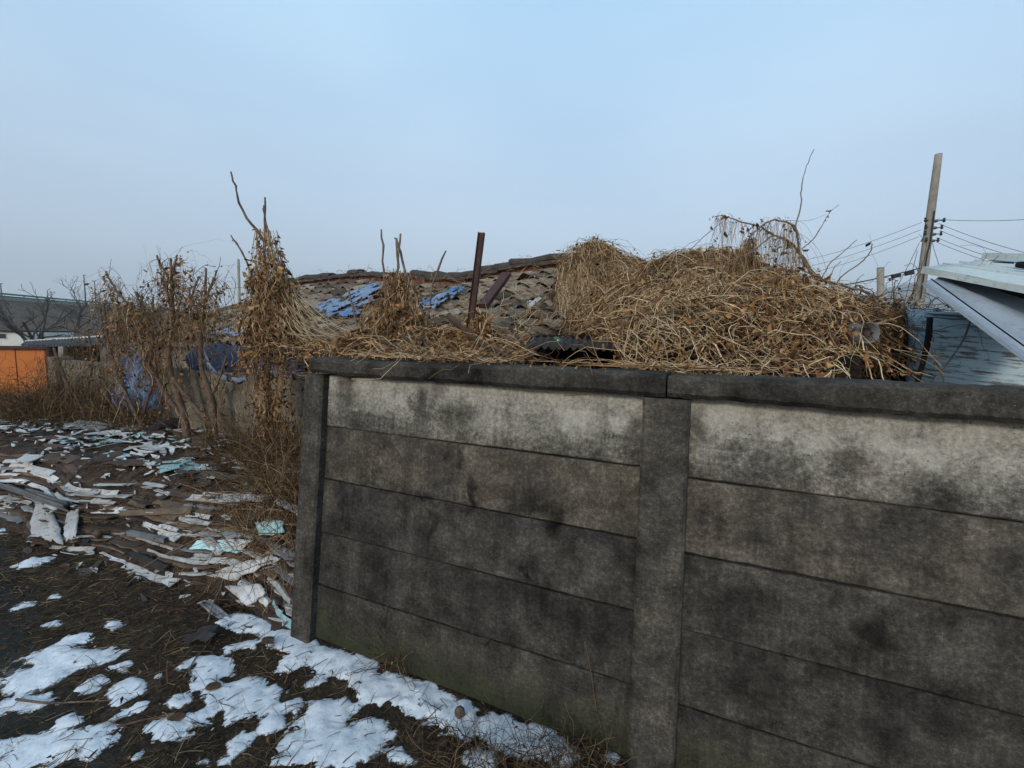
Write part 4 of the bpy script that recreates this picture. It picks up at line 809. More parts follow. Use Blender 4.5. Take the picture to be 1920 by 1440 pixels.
CT = empty('vine_curtain', at(300, 860, 5.35), 'thin dead vine curtain hanging through the left stem clump', 'vines')
lp_ = np.concatenate(pa1[:4] + pa2 + pa3 + pa4); hi_ = lp_[lp_[:, 2] > 1.35]; n = 620; st = hi_[rv.integers(0, len(hi_), n)] + rv.normal(0, 0.10, (n, 3)); st[:, 2] -= 0.08; D = rv.normal(0, 0.55, (n, 3)); D[:, 2] -= 0.7
cP = drape(st, D, 11, rv.uniform(0.02, 0.09, n), 0.22, 0.26, None, 0, rv, 0.4); o = link('vine', strands_mesh('vine', cP, strand_r(rv, 0.001, 0.0026, n)), M['straw_dark'], CT); o['kind'] = 'stuff'
q = cP[rv.integers(0, n, 1100), rv.integers(0, 11, 1100)] + rv.normal(0, 0.015, (1100, 3)); o = link('dry_leaf', leaves_mesh('dry_leaf', q, 0.046, rv), M['leaf'], CT); o['kind'] = 'stuff'
# vine-smothered tree in the middle left
T = empty('vine_tree', at(500, 870, 4.3), 'dead tree smothered in a tall cone of brown vines left of the concrete wall', 'tree')
d5 = 4.3; P5 = []
for pts, r0, r1 in (([(505, 900), (503, 760), (500, 640), (497, 520), (498, 430), (497, 370)], 0.032, 0.007), ([(500, 460), (485, 437), (462, 405), (445, 370), (440, 345), (433, 322)], 0.014, 0.007), ([(497, 560), (478, 528), (455, 475), (433, 441)], 0.012, 0.006),
        ([(500, 520), (505, 450), (495, 400), (494, 385)], 0.010, 0.005), ([(515, 640), (530, 560), (510, 480), (505, 432)], 0.012, 0.006), ([(520, 900), (512, 800), (520, 700), (540, 600)], 0.016, 0.007), ([(490, 560), (470, 640), (478, 720)], 0.010, 0.006)):
    P5.append(branch(T, [(x, y, d5 + 0.02 * i) for i, (x, y) in enumerate(pts)], r0, r1, 'bark', 'trunk' if r0 > 0.03 else 'branch'))
def cone_vines(root, apex, N, K, top_z, bot_z, r_top, r_bot, leafN, leaf, rng, skew=(0, 0), rad=(0.0012, 0.0028), lmat='leaf', mat_='straw', core=True, wob=0.02):
    """strands falling from an apex over a widening cone; leaves cling to them"""
    t0 = rng.random(N) ** 1.3 * 0.75; ln = rng.uniform(0.12, 0.5, N); ang = rng.uniform(0, 2 * math.pi, N); lobes = 0.25 + 1.5 * (fbm(np.cos(ang) * 2.5 + 5, np.sin(ang) * 2.5 + apex[0], 77, 3) + 0.5); rr = np.sqrt(rng.uniform(0.08, 1, N)) * lobes
    k = np.linspace(0, 1, K)[None]; t = np.clip(t0[:, None] + ln[:, None] * k, 0, 1.05); R = (r_top + (r_bot - r_top) * t ** 1.25) * rr[:, None]
    an = ang[:, None] + rng.normal(0, 0.35, (N, 1)) * k + np.cumsum(rng.normal(0, 0.10, (N, K)), 1)
    X = apex[0] + np.cos(an) * R + skew[0] * t ** 1.4; Y = apex[1] + np.sin(an) * R + skew[1] * t; Z = top_z + (bot_z - top_z) * t + rng.normal(0, wob * 0.5, (N, K))
    P = np.stack([X, Y, Z], -1) + np.cumsum(rng.normal(0, wob * 0.35, (N, K, 3)), 1)
    o = link('vine', strands_mesh('vine', P, strand_r(rng, *rad, N)), M[mat_], root); o['kind'] = 'stuff'
    pw = t0 ** 0.3; pw /= pw.sum(); q = P[rng.choice(N, leafN, p=pw), rng.integers(0, K, leafN)] + rng.normal(0, 0.015, (leafN, 3))
    o = link('dry_leaf', leaves_mesh('dry_leaf', q, leaf, rng), M[lmat], root); o['kind'] = 'stuff'
    return P
ap = at(500, 430, d5); bt = at(520, 690, d5)
cone_vines(T, at(478, 500, d5), 110, 11, at(478, 500, d5)[2], at(470, 640, d5)[2], 0.05, 0.16, 320, 0.055, rv, (-0.1, 0)); cone_vines(T, at(522, 500, d5 - 0.05), 120, 11, at(522, 500, d5)[2], at(545, 660, d5)[2], 0.04, 0.17, 380, 0.055, rv, (0.14, 0))
cone_vines(T, ap, 300, 12, ap[2], bt[2] - 0.05, 0.09, 0.42, 1300, 0.060, rv, (0.16, 0), lmat='leaf')
cone_vines(T, at(490, 520, d5), 200, 12, at(500, 560, d5)[2], at(500, 690, d5)[2], 0.06, 0.24, 800, 0.06, rv, (-0.03, 0.0))
for cx, nn in ((497, 70), (528, 50), (470, 24)):      # hanging columns below the cone
    a = at(cx, 660, d5 - 0.1); cone_vines(T, a, nn, 12, a[2], at(cx, 850, d5)[2], 0.06, 0.11, nn * 4, 0.055, rv)
# guy strands from the cone to the right and left
for k in range(46):
    x0, y0 = rv.uniform(505, 560), rv.uniform(520, 600); x1, y1 = rv.uniform(590, 720), rv.uniform(628, 665)
    P = spline([at(x0, y0, d5), at((x0 + x1) / 2 + rv.normal(0, 8), y0 * 0.38 + y1 * 0.62 + rv.uniform(0, 14), 4.0), at(x1, y1, 3.7)], 12)
    if k == 0: GS_ = []
    GS_.append(P)
o = link('vine', strands_mesh('vine', np.array(GS_), rv.uniform(0.0014, 0.003, len(GS_))), M['straw_pale'], T); o['kind'] = 'stuff'
# stems sticking up through the brush behind the wall
def stick_clump(name, label, sticks, d, base):
    root = empty(name, at(*base), label, 'tree'); out = []
    for i, (pts, r0, r1) in enumerate(sticks): out.append(branch(root, [(x, y, d + 0.03 * i) for x, y in pts], r0, r1, 'bark_grey', 'stem'))
    return root, out
T3, p6 = stick_clump('dead_stem_clump', 'clump of cut dead stems wrapped in straw vines behind the concrete wall', [([(735, 730), (728, 640), (722, 530), (718, 480), (715, 430)], 0.012, 0.007), ([(744, 730), (742, 620), (740, 540), (746, 490), (751, 438)], 0.013, 0.007), ([(775, 730), (770, 620), (766, 560), (755, 490), (743, 446)], 0.013, 0.008), ([(748, 560), (744, 460), (741, 445)], 0.008, 0.006)], 3.5, (748, 760, 3.5))
ap = at(748, 508, 3.55); cone_vines(T3, ap, 380, 11, ap[2], at(750, 690, 3.5)[2], 0.09, 0.42, 1300, 0.058, rv, lmat='leaf')
T4, p7 = stick_clump('dead_sapling', 'single thin dead stem leaning right between the stem clump and rusty post', [([(780, 730), (790, 660), (803, 590), (815, 525), (836, 470)], 0.011, 0.007)], 3.5, (780, 760, 3.5))
T5, p8 = stick_clump('dead_sapling', 'short leaning dead stick in front of the blue roof tarpaulin', [([(676, 650), (672, 630), (662, 580), (654, 543)], 0.009, 0.007)], 3.7, (678, 760, 3.7))
for k, (pts, lb, r0) in enumerate((([(838, 590), (868, 617), (896, 640), (925, 655), (960, 672)], 'dark broken branch leaning left at the foot of the rusty post', 0.017), ([(955, 612), (970, 632), (985, 650), (1000, 670)], 'short dark branch right of the rusty post', 0.011),
        ([(718, 640), (745, 652), (775, 668), (800, 680)], 'thick cut stick lying at the foot of the stem clump', 0.014), ([(752, 628), (770, 642), (788, 658)], 'short cut stick above the one at the foot of the stem clump', 0.012), ([(788, 632), (800, 650), (808, 668)], 'steep short stick right of the stem clump', 0.010))):
    P = spline([at(x, y, 2.62 + 0.02 * k) for x, y in pts], 12); rr = np.linspace(r0 * 0.95, r0 * 0.75, 12) * (1 + rv.normal(0, 0.08, 12))
    tag(MB().tube(P, rr, None, 8).build('broken_branch', M['bark_dark'], None, True), lb, 'branch')

VPF = empty('vine_clump', at(905, 720, 2.95), 'leafy dead vine clumps hanging between the rusty post foot and the wall end', 'vines')
for cx, y0, y1, nn, r1_ in ((905, 585, 695, 130, 0.13), (880, 610, 700, 60, 0.08), (840, 620, 695, 60, 0.12), (690, 615, 690, 90, 0.16), (650, 625, 690, 70, 0.14)):
    a = at(cx, y0, 2.95 if cx > 800 else 3.2); cone_vines(VPF, a, nn, 11, a[2], at(cx, y1, 2.95)[2], 0.03, r1_, nn * 4, 0.05, rv)
# ------------------------------------------------------------------ rusty steel post and beam
a, b = at(903, 436, 3.25), at(868, 720, 3.25); sp_ = empty('steel_post', b, 'rusty dark red steel post standing up behind the wall, tilted right', 'post')
t = (a - b) / np.linalg.norm(a - b); u = np.cross(t, A3(0.25, 1, 0)); u /= np.linalg.norm(u); w = np.cross(t, u)
m = MB(); m.bar(b - t * 1.0, a, 0.036, 0.003, w); m.build('web', M['rust'], sp_)
for s_ in (-1, 1): MB().bar(b - t * 1.0 + u * s_ * 0.0195, a + u * s_ * 0.0195, 0.003, 0.034, w).build('flange', M['rust'], sp_)
a, b = at(950, 514, 5.3), at(906, 574, 4.7); m = MB().bar(a, b, 0.10, 0.05)
tag(m.build('steel_beam', M['rust']), 'rusty brown beam lying askew on the roof behind the post', 'beam')

# ------------------------------------------------------------------ great vine mound on the right
ctrl = [(1160, 692, 2.55), (1300, 700, 2.45), (1450, 702, 2.35), (1600, 706, 2.25), (1180, 650, 2.75), (1215, 600, 2.95), (1270, 575, 3.0), (1330, 562, 3.0), (1400, 560, 2.95), (1460, 566, 2.85), (1540, 592, 2.7), (1600, 640, 2.6), (1300, 640, 2.65), (1450, 640, 2.55),
        (1115, 456, 6.0), (1085, 470, 6.0), (1064, 500, 5.9), (1058, 540, 5.6), (1045, 600, 5.0), (1020, 640, 4.5), (1155, 488, 6.0), (1195, 518, 5.8), (1235, 528, 5.5), (1280, 490, 5.2), (1350, 488, 5.0), (1400, 505, 4.8), (1460, 525, 4.4), (1530, 570, 4.0), (1620, 592, 3.8), (1700, 600, 3.6),
        (1130, 560, 5.0), (1115, 610, 4.4), (1250, 560, 4.2), (1350, 545, 4.0), (1450, 552, 3.6), (620, 668, 3.5), (750, 668, 3.1), (880, 672, 2.9), (980, 690, 2.7), (1080, 725, 2.55), (1080, 700, 3.6), (700, 650, 4.2), (850, 640, 4.0), (950, 645, 4.2), (600, 700, 3.0), (1660, 690, 2.4), (1665, 640, 2.9), (1690, 650, 3.2)]
CP = np.array([at(*c) for c in ctrl])
ext = [(1115, 462, 6.0, 1.1), (1280, 490, 5.2, 1.2), (1400, 500, 4.8, 1.3), (1530, 560, 4.0, 1.3), (1690, 580, 3.6, 1.3)]
CP = np.vstack([CP, [at(x, y, d) + A3((x - 960) / F * e_, e_, -0.75) for x, y, d, e_ in ext], at(620, 640, 5.2)[None], at(800, 625, 5.0)[None]])
def tps(r2): return r2 * np.log(r2 + 1e-9) * 0.5
nC = len(CP); Kd = ((CP[:, None, :2] - CP[None, :, :2]) ** 2).sum(-1); Am = np.zeros((nC + 3, nC + 3)); Am[:nC, :nC] = tps(Kd) + np.eye(nC) * 0.02
Am[:nC, nC:] = np.c_[np.ones(nC), CP[:, :2]]; Am[nC:, :nC] = Am[:nC, nC:].T; wts = np.linalg.solve(Am, np.r_[CP[:, 2], 0, 0, 0])
MXG, MYG = np.linspace(-2.2, 5.0, 145), np.linspace(1.9, 7.6, 115); mgx, mgy = np.meshgrid(MXG, MYG)
mz = np.zeros(mgx.size); PT = np.c_[mgx.ravel(), mgy.ravel()]
for k in range(nC): mz += wts[k] * tps(((PT - CP[k, :2]) ** 2).sum(1))
mz += wts[nC] + PT @ wts[nC + 1:]; mz = np.clip(mz.reshape(mgx.shape), 0.3, 3.02)
mz += 0.10 * fbm(mgx * 2.6, mgy * 2.6, 91, 3) + 0.13 * fbm(mgx * 6, mgy * 6, 93, 2)
wall_d = (mgx - WX) * nW[0] + (mgy - WY) * nW[1]
def hM(x, y):
    fx = np.clip((np.asarray(x) - MXG[0]) / (MXG[1] - MXG[0]), 0, len(MXG) - 1.001); fy = np.clip((np.asarray(y) - MYG[0]) / (MYG[1] - MYG[0]), 0, len(MYG) - 1.001)
    i, j = fx.astype(int), fy.astype(int); u, v = fx - i, fy - j
    return mz[j, i] * (1 - u) * (1 - v) + mz[j, i + 1] * u * (1 - v) + mz[j + 1, i] * (1 - u) * v + mz[j + 1, i + 1] * u * v
def inM(x, y):                                 # is the mound there (behind the wall, inside its outline)?
    px, py = proj(np.stack([x, y, hM(x, y)], -1)); wd_ = (x - WX) * nW[0] + (y - WY) * nW[1]
    return (wd_ > 0.2) & (((px > np.where(y > 4.2, 1045, 1015)) & (px < np.where(y < 3.3, 1625, 1705)) & (y < 6.9)) | ((px > 575) & (px <= 990) & (y < 4.6)))
def gap(px, py): return (px > 1005) & (px < 1150) & (py > 640)
kpx, kpy = proj(np.stack([mgx, mgy, mz], -1).reshape(-1, 3)); kpx = kpx.reshape(mgx.shape); kpy = kpy.reshape(mgx.shape)
km = (wall_d > 0.18) & (((kpx > 1030) & (kpx < 1625) & (mgy < 6.9)) | ((kpx > 590) & (kpx <= 1030) & (mgy < 4.5))) & ~((kpx > 995) & (kpx < 1155) & (mgy < 4.3))
km = km[:-1, :-1] & km[1:, 1:]
ii = np.arange(mgx.size).reshape(mgx.shape); q = np.stack([ii[:-1, :-1], ii[:-1, 1:], ii[1:, 1:], ii[1:, :-1]], -1)[km]; us = np.unique(q); rm_ = np.zeros(mgx.size, int); rm_[us] = np.arange(len(us))
mound = empty('vine_mound', at(1300, 720, 3.4), 'huge mound of dead straw-coloured vines burying the house behind the wall', 'vine mound')
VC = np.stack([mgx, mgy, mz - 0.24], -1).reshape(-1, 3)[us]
o = link('shade_core', mesh_np('shade_core', VC, rm_[q]), M['core'], mound, True); o['kind'] = 'stuff'  # core surface under the strands, coloured dark to deepen the mound's shade
def samp(N, rng, pred=None):
    out = np.zeros((0, 2))
    while len(out) < N:
        c = np.c_[rng.uniform(-2.1, 4.5, N * 2), 1.95 + 5.2 * rng.random(N * 2) ** 1.5]; ok = inM(c[:, 0], c[:, 1])
        px, py = proj(np.c_[c, hM(c[:, 0], c[:, 1])]); ok &= ~gap(px, py)
        ok &= (fbm(c[:, 0] * 3.2, c[:, 1] * 3.2, 63, 3) * 1.6 + rng.random(len(c)) > 0.38)
        if pred is not None: ok &= pred(px, py, c)
        out = np.vstack([out, c[ok]])
    return out[:N]
def hfun_all(x, y): return np.maximum(hM(x, y), roof_h(x, y))
def add_vines(N, K, step, grav, wob, rad, mat_, rng, pred=None, upz=0.3, off=(0.0, 0.09), leafN=0, leaf=0.03, down=0.0, lmat='leaf', kink=0.0, parent=None, maxh=0.17):
    c = samp(N, rng, pred); of = rng.uniform(off[0], off[1], N); st = np.c_[c, hM(c[:, 0], c[:, 1]) + of]
    D = rng.normal(0, 1, (N, 3)); D[:, 2] = np.abs(D[:, 2]) * upz
    if down:
        e_ = 0.06; gxx = (hM(c[:, 0] + e_, c[:, 1]) - hM(c[:, 0] - e_, c[:, 1])) / (2 * e_); gyy = (hM(c[:, 0], c[:, 1] + e_) - hM(c[:, 0], c[:, 1] - e_)) / (2 * e_); gn = np.hypot(gxx, gyy) + 0.05
        D[:, 0] -= down * gxx / gn * 2; D[:, 1] -= down * gyy / gn * 2
    P = drape(st, D, K, rng.uniform(step * 0.6, step * 1.4, N), grav, wob, hM, of, rng, kink)
    wd_ = (P[..., 0] - WX) * nW[0] + (P[..., 1] - WY) * nW[1]; zz = P[..., 2]
    bad = ((wd_ < 0.16) & (zz < 1.66)).any(1) | (wd_ < -0.02).any(1) | (zz > hM(P[..., 0], P[..., 1]) + maxh).any(1)
    qx, qy = proj(P.reshape(-1, 3)); qx = qx.reshape(P.shape[:2]); qy = qy.reshape(P.shape[:2]); bad |= (((qx > 1008) & (qx < 1150) & (qy > 640)).sum(1) > 0) | (((qx > 1600) & (qy > 598)).sum(1) > 1) | ((qx[:, 0] > 1038) & ((qx < 1036) & (P[..., 1] > 3.9)).any(1)); P = P[~bad]; N = len(P)
    o = link('vine', strands_mesh('vine', P, strand_r(rng, *rad, N)), M[mat_], parent or mound); o['kind'] = 'stuff'
    if leafN:
        q = P[rng.integers(0, N, leafN), rng.integers(0, K, leafN)] + rng.normal(0, 0.012, (leafN, 3)); o = link('dry_leaf', leaves_mesh('dry_leaf', q, leaf, rng), M[lmat], parent or mound); o['kind'] = 'stuff'
rm = np.random.default_rng(31)
nearp = lambda px, py, c: (px > 1130) & (c[:, 1] < 4.2)
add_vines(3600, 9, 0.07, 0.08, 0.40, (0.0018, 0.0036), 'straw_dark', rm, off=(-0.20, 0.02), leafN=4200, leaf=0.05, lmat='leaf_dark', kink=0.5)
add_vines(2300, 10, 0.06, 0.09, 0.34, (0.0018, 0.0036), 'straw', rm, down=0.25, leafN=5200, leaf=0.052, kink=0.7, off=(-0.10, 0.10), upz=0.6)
add_vines(2600, 14, 0.085, 0.20, 0.13, (0.0020, 0.0040), 'straw', rm, lambda px, py, c: (px > 1050) & (px < 1330) & (c[:, 1] > 4.2), down=1.4, off=(0, 0.07), leafN=3000, leaf=0.06)
add_vines(1100, 12, 0.05, 0.05, 0.42, (0.0017, 0.0036), 'straw', rm, nearp, upz=0.4, off=(0.02, 0.12), leafN=2600, leaf=0.052, kink=0.8, maxh=0.22)
add_vines(520, 15, 0.045, 0.04, 0.40, (0.0018, 0.0038), 'straw_pale', rm, nearp, upz=0.7, off=(0.02, 0.15), leafN=300, leaf=0.04, kink=0.8, maxh=0.24)
add_vines(300, 14, 0.07, 0.06, 0.26, (0.0022, 0.0042), 'straw_pale', rm, lambda px, py, c: (px > 1000), upz=0.4, off=(0.02, 0.12), kink=0.6, maxh=0.2)
add_vines(90, 16, 0.07, 0.05, 0.16, (0.005, 0.0085), 'bark_s', rm, lambda px, py, c: px > 1030, upz=0.5, off=(-0.05, 0.12), kink=0.6, maxh=0.25)
add_vines(900, 9, 0.06, 0.12, 0.30, (0.0016, 0.0034), 'straw', rm, lambda px, py, c: px < 1015, off=(0.0, 0.10), leafN=3000, leaf=0.052, kink=0.5, upz=0.6)
def curtain(line, N, drop, mat_, rng, rad=(0.0015, 0.0035), leafN=0, wob=0.10, fw=0.25):
    L = spline([at(*p) for p in line], 60); st = L[rng.integers(0, 60, N)] + rng.normal(0, 0.05, (N, 3)); D = rng.normal(0, 0.25, (N, 3)); D[:, 2] -= 0.8; D[:, 1] -= fw; st[:, 2] = np.maximum(np.minimum(st[:, 2], hM(st[:, 0], st[:, 1]) + 0.12), hM(st[:, 0], st[:, 1]) + 0.01)
    P = drape(st, D, 12, rng.uniform(drop * 0.03, drop * 0.1, N), 0.22, wob, hM, rng.uniform(0.01, 0.06, N), rng); qx, qy = proj(P.reshape(-1, 3)); qx = qx.reshape(P.shape[:2]); qy = qy.reshape(P.shape[:2]); P = P[~((P[..., 2] > P[:, :1, 2] + 0.05) | ((qx > 1005) & (qx < 1155) & (qy > 636)) | (qx < 1036)).any(1)]; wd_ = (P[..., 0] - WX) * nW[0] + (P[..., 1] - WY) * nW[1]; P = P[~((wd_ < 0.15) & (P[..., 2] < 1.66)).any(1)]; N = len(P); o = link('vine', strands_mesh('vine', P, strand_r(rng, *rad, N)), M[mat_], mound); o['kind'] = 'stuff'
    if leafN: q = P[rng.integers(0, N, leafN), rng.integers(0, 12, leafN)] + rng.normal(0, 0.012, (leafN, 3)); o = link('dry_leaf', leaves_mesh('dry_leaf', q, 0.042, rng), M['leaf'], mound); o['kind'] = 'stuff'
curtain([(1066, 505, 5.8), (1085, 472, 5.85), (1115, 458, 5.9), (1150, 482, 5.9), (1185, 510, 5.7)], 1700, 1.3, 'straw', rm, leafN=1900); curtain([(1058, 540, 5.5), (1075, 500, 5.6), (1130, 500, 5.5)], 700, 1.2, 'straw_pale', rm)
curtain([(1240, 525, 5.3), (1285, 490, 5.1), (1350, 486, 4.9), (1400, 502, 4.7)], 1300, 0.9, 'straw', rm, leafN=1500); curtain([(1190, 640, 2.85), (1225, 590, 3.0), (1280, 568, 3.0), (1340, 556, 3.0), (1440, 556, 2.9), (1540, 588, 2.72), (1590, 620, 2.6)], 700, 0.6, 'straw', rm, (0.0018, 0.0038), 1300, 0.24); curtain([(1190, 650, 2.8), (1225, 600, 2.95), (1340, 566, 2.95), (1440, 566, 2.85), (1560, 600, 2.65)], 260, 0.6, 'straw_pale', rm, (0.002, 0.004), 200, 0.26)
curtain([(1200, 650, 2.72), (1300, 600, 2.85), (1420, 600, 2.75), (1570, 630, 2.55)], 420, 0.35, 'straw_dark', rm, (0.0016, 0.0036), 900, 0.30)
# fountains of long pale strands falling towards the wall
FT = []
for (px, py, d, n, sp2) in ((1215, 632, 2.75, 120, 0.75), (1305, 575, 2.95, 50, 0.8), (900, 610, 3.3, 30, 0.9)):
    c = at(px, py, d); st = c + rm.normal(0, 0.04, (n, 3)); an = rm.uniform(0, 2 * math.pi, n); D = np.c_[np.cos(an) * sp2 * rm.uniform(0.3, 1.2, n), np.sin(an) * sp2 * 0.8 - 0.35, rm.uniform(-0.2, 0.9, n)]
    FT.append(drape(st + rm.normal(0, 0.05, (n, 3)), D, 14, rm.uniform(0.02, 0.06, n) * (d / 2.7), 0.20, 0.15, hM, 0.05, rm, 0.25))
FT = np.concatenate(FT); wd_ = (FT[..., 0] - WX) * nW[0] + (FT[..., 1] - WY) * nW[1]; FT = FT[~(((wd_ < 0.16) & (FT[..., 2] < 1.66)) | (FT[..., 2] > hM(FT[..., 0], FT[..., 1]) + 0.3)).any(1)]; qx, qy = proj(FT.reshape(-1, 3)); qx = qx.reshape(FT.shape[:2]); qy = qy.reshape(FT.shape[:2]); FT = FT[~((qx > 1008) & (qx < 1150) & (qy > 642)).any(1)]
o = link('vine', strands_mesh('vine', FT, rm.uniform(0.0022, 0.0042, len(FT))), M['straw_pale'], mound); o['kind'] = 'stuff'
# trailing strands along the top of the coping
cop = np.c_[rm.uniform(0.25, 2.05, 320), rm.uniform(-0.02, 0.16, 320)]; cop[:, 0] = np.where((cop[:, 0] > 1.08) & (cop[:, 0] < 1.66) & (rm.random(320) < 0.85), rm.uniform(0.25, 1.05, 320), cop[:, 0]); st = np.array([W(t, y, 1.62 + rm.uniform(0.0, 0.03)) for t, y in cop]); D = nW[None] * 0.3 + dW[None] * rm.choice([-1, 1], 320)[:, None] + rm.normal(0, 0.45, (320, 3)); D[:, 2] = np.abs(D[:, 2]) * 0.5
tr = drape(st, D, 9, rm.uniform(0.02, 0.06, 320), 0.12, 0.25, lambda x, y: np.where(((x - WX) * nW[0] + (y - WY) * nW[1]) > -0.068, 1.628, 1.52), 0.004, rm, 0.4)
trail = link('trailing_vine', strands_mesh('trailing_vine', tr, rm.uniform(0.0012, 0.0028, 320)), M['straw']); tag(trail, 'reddish dry vine stems trailing along the wall coping', 'vine', None, 'stuff')
lf = np.array([W(rm.uniform(0.2, 1.9), rm.uniform(-0.06, 0.12), 1.628) for _ in range(130)]); o = link('coping_leaf', leaves_mesh('coping_leaf', lf, 0.03, rm), M['leaf']); tag(o, 'scattered curled brown leaves on the wall coping', 'leaves', None, 'stuff')
# straw litter over the roof
n = 1300; ss = 0.4 + 11 * rm.random(n) ** 1.15 ** 1.0; vv = rm.random(n) ** 0.8; okk = fbm(ss * 0.9, vv * 3, 55, 3) + rm.normal(0, 0.12, n) + 0.16 * (ss < 4.5) > 0.0; ss, vv = ss[okk], vv[okk]
st = roof_p(ss, vv, 0.05); D = rm.normal(0, 1, st.shape); D[:, 2] *= 0.2
P = drape(st, D, 8, rm.uniform(0.03, 0.09, len(st)), 0.15, 0.4, roof_h, 0.085, rm); P = P[(P[..., 2] > 0.8).all(1)]
o = link('roof_straw', strands_mesh('roof_straw', P, rm.uniform(0.002, 0.0045, len(P))), M['straw'], house); o['kind'] = 'stuff'
ridge_n = 500; rsn = rm.uniform(0.6, 11.8, ridge_n); st = roof_p(rsn, np.zeros(ridge_n), 0.2); st += rm.normal(0, 0.05, st.shape); D = rm.normal(0, 1, st.shape); D[:, 2] = -0.3; P = drape(st, D, 7, rm.uniform(0.02, 0.06, ridge_n), 0.2, 0.4, lambda x, y: roof_h(x, y) + 0.14, 0.02, rm); o = link('ridge_straw', strands_mesh('ridge_straw', P, rm.uniform(0.002, 0.004, ridge_n)), M['straw'], house); o['kind'] = 'stuff'
nl = 1000; ss = 0.4 + 11 * rm.random(nl) ** 1.15; vv = rm.random(nl); o = link('roof_leaf', leaves_mesh('roof_leaf', roof_p(ss, vv, 0.075), 0.045, rm, 0), M['straw'], house); o['kind'] = 'stuff'
# corrugated sheet poking out under the mound
cs = np.linspace(0, 1, 73); A_, B_ = at(985, 650, 3.6), at(1165, 656, 3.4); Cb, Db = at(1165, 628, 4.4), at(985, 626, 4.6)
def corr(name, A_, B_, C_, D_, nw, amp, mat_, label, cat, parent=None, seg=73, rows=4, th=0.006):
    N = np.cross(B_ - A_, D_ - A_); N /= np.linalg.norm(N); N = N if N[2] > 0 else -N
    V = []
    for j in range(rows):
        v = j / (rows - 1)
        for u in np.linspace(0, 1, seg): V.append((A_ * (1 - u) + B_ * u) * (1 - v) + (D_ * (1 - u) + C_ * u) * v + N * amp * math.sin(u * nw * 2 * math.pi))
    I = np.arange(seg * rows).reshape(rows, seg); Fc = np.stack([I[:-1, :-1], I[:-1, 1:], I[1:, 1:], I[1:, :-1]], -1).reshape(-1, 4)
    o = link(name, mesh_np(name, np.array(V), Fc), mat_, parent, True); s_ = o.modifiers.new('s', 'SOLIDIFY'); s_.thickness = th
    return tag(o, label, cat) if parent is None else o
M['asb'] = flat_mat('old_cement_sheet', (0.030, 0.028, 0.026), 0.95, 0.4, 10, 0.4, 0.004)
corr('corrugated_sheet', A_, B_, Cb, Db, 13, 0.014, M['asb'], 'dark corrugated roofing sheet poking out below the vine mound', 'roof sheet')
m = MB().bar(at(985, 720, 4.35), at(1180, 720, 4.1), 0.05, 0.9); tag(m.build('dark_backing', M['dark']), 'near-black panel standing in for the shade under the corrugated roofing sheet', 'wall')  # near-black panel: the dark of the gap is put into its colour
m = MB().tube(spline([at(1040, 632, 4.0), at(1048, 640, 3.98), at(1066, 646, 3.96)], 8), [0.004, 0.02, 0.026, 0.026, 0.026, 0.024, 0.018, 0.009], None, 9); gb = G('green_glass', 0.15, 0.5); gb.color((0.02, 0.09, 0.045)); tag(m.build('bottle', gb.m, None, True), 'small green bottle lying in the straw above the corrugated sheet', 'bottle')

# arching shrub with hanging dead leaves
def z5(pts, d): return [(1340 + x / 3, 260 + y / 3, d + 0.01 * i) for i, (x, y) in enumerate(pts)]
SH = empty('arching_shrub', at(1545, 700, 3.4), 'arching bare shrub hung with limp strands and curled dead leaves', 'shrub'); PS = []
for i, (pts, r0, r1) in enumerate((([(640, 1300), (625, 1100), (610, 960), (575, 830), (545, 760), (490, 650), (430, 590), (370, 550), (310, 530), (250, 500), (150, 465), (60, 440), (20, 435)], 0.014, 0.003),
        ([(540, 760), (480, 640), (462, 540), (430, 480), (370, 460), (310, 470), (230, 520), (185, 580), (160, 680)], 0.009, 0.004), ([(450, 510), (485, 370), (490, 260), (520, 150), (560, 60)], 0.005, 0.002), ([(490, 620), (560, 560), (620, 460), (650, 410), (700, 370)], 0.004, 0.0015),
        ([(540, 740), (620, 800), (760, 840), (885, 880), (910, 960), (890, 1060)], 0.011, 0.007), ([(605, 780), (650, 700), (720, 640), (800, 570)], 0.004, 0.0025), ([(690, 810), (720, 770), (830, 690), (880, 630), (885, 590)], 0.005, 0.003),
        ([(400, 460), (530, 460), (630, 425)], 0.0015, 0.001), ([(330, 540), (200, 640), (60, 700), (0, 760)], 0.005, 0.003), ([(-240, 740), (-170, 660), (-70, 560), (40, 470)], 0.003, 0.002), ([(640, 960), (640, 860), (665, 740), (710, 690)], 0.004, 0.002), ([(880, 880), (820, 940), (790, 980)], 0.010, 0.006))):
    PS.append(branch(SH, z5(pts, 3.4), r0, r1, 'bark_grey', 'trunk' if i == 0 else 'branch', 24, 6))
hang = np.concatenate([PS[0][9:], PS[1][3:]]); n = 420; st = hang[rm.integers(0, len(hang), n)] + rm.normal(0, 0.015, (n, 3)); D = rm.normal(0, 0.35, (n, 3)); D[:, 2] -= 0.7
HP = drape(st, D, 10, rm.uniform(0.015, 0.055, n), 0.4, 0.16, None, 0, rm); o = link('hanging_strand', strands_mesh('hanging_strand', HP, rm.uniform(0.0007, 0.0016, n)), M['straw'], SH); o['kind'] = 'stuff'
n = 95; q = np.concatenate([HP[rm.integers(0, len(HP), n), rm.integers(0, 9, n)], hang[rm.integers(0, len(hang), 40)] + rm.normal(0, 0.02, (40, 3)), PS[3][[12, 14, 17, 18, 19]], PS[4][rm.integers(0, 8, 6)]]); o = link('dry_leaf', leaves_mesh('dry_leaf', q, 0.05, rm), M['leaf_dark'], SH); o['kind'] = 'stuff'
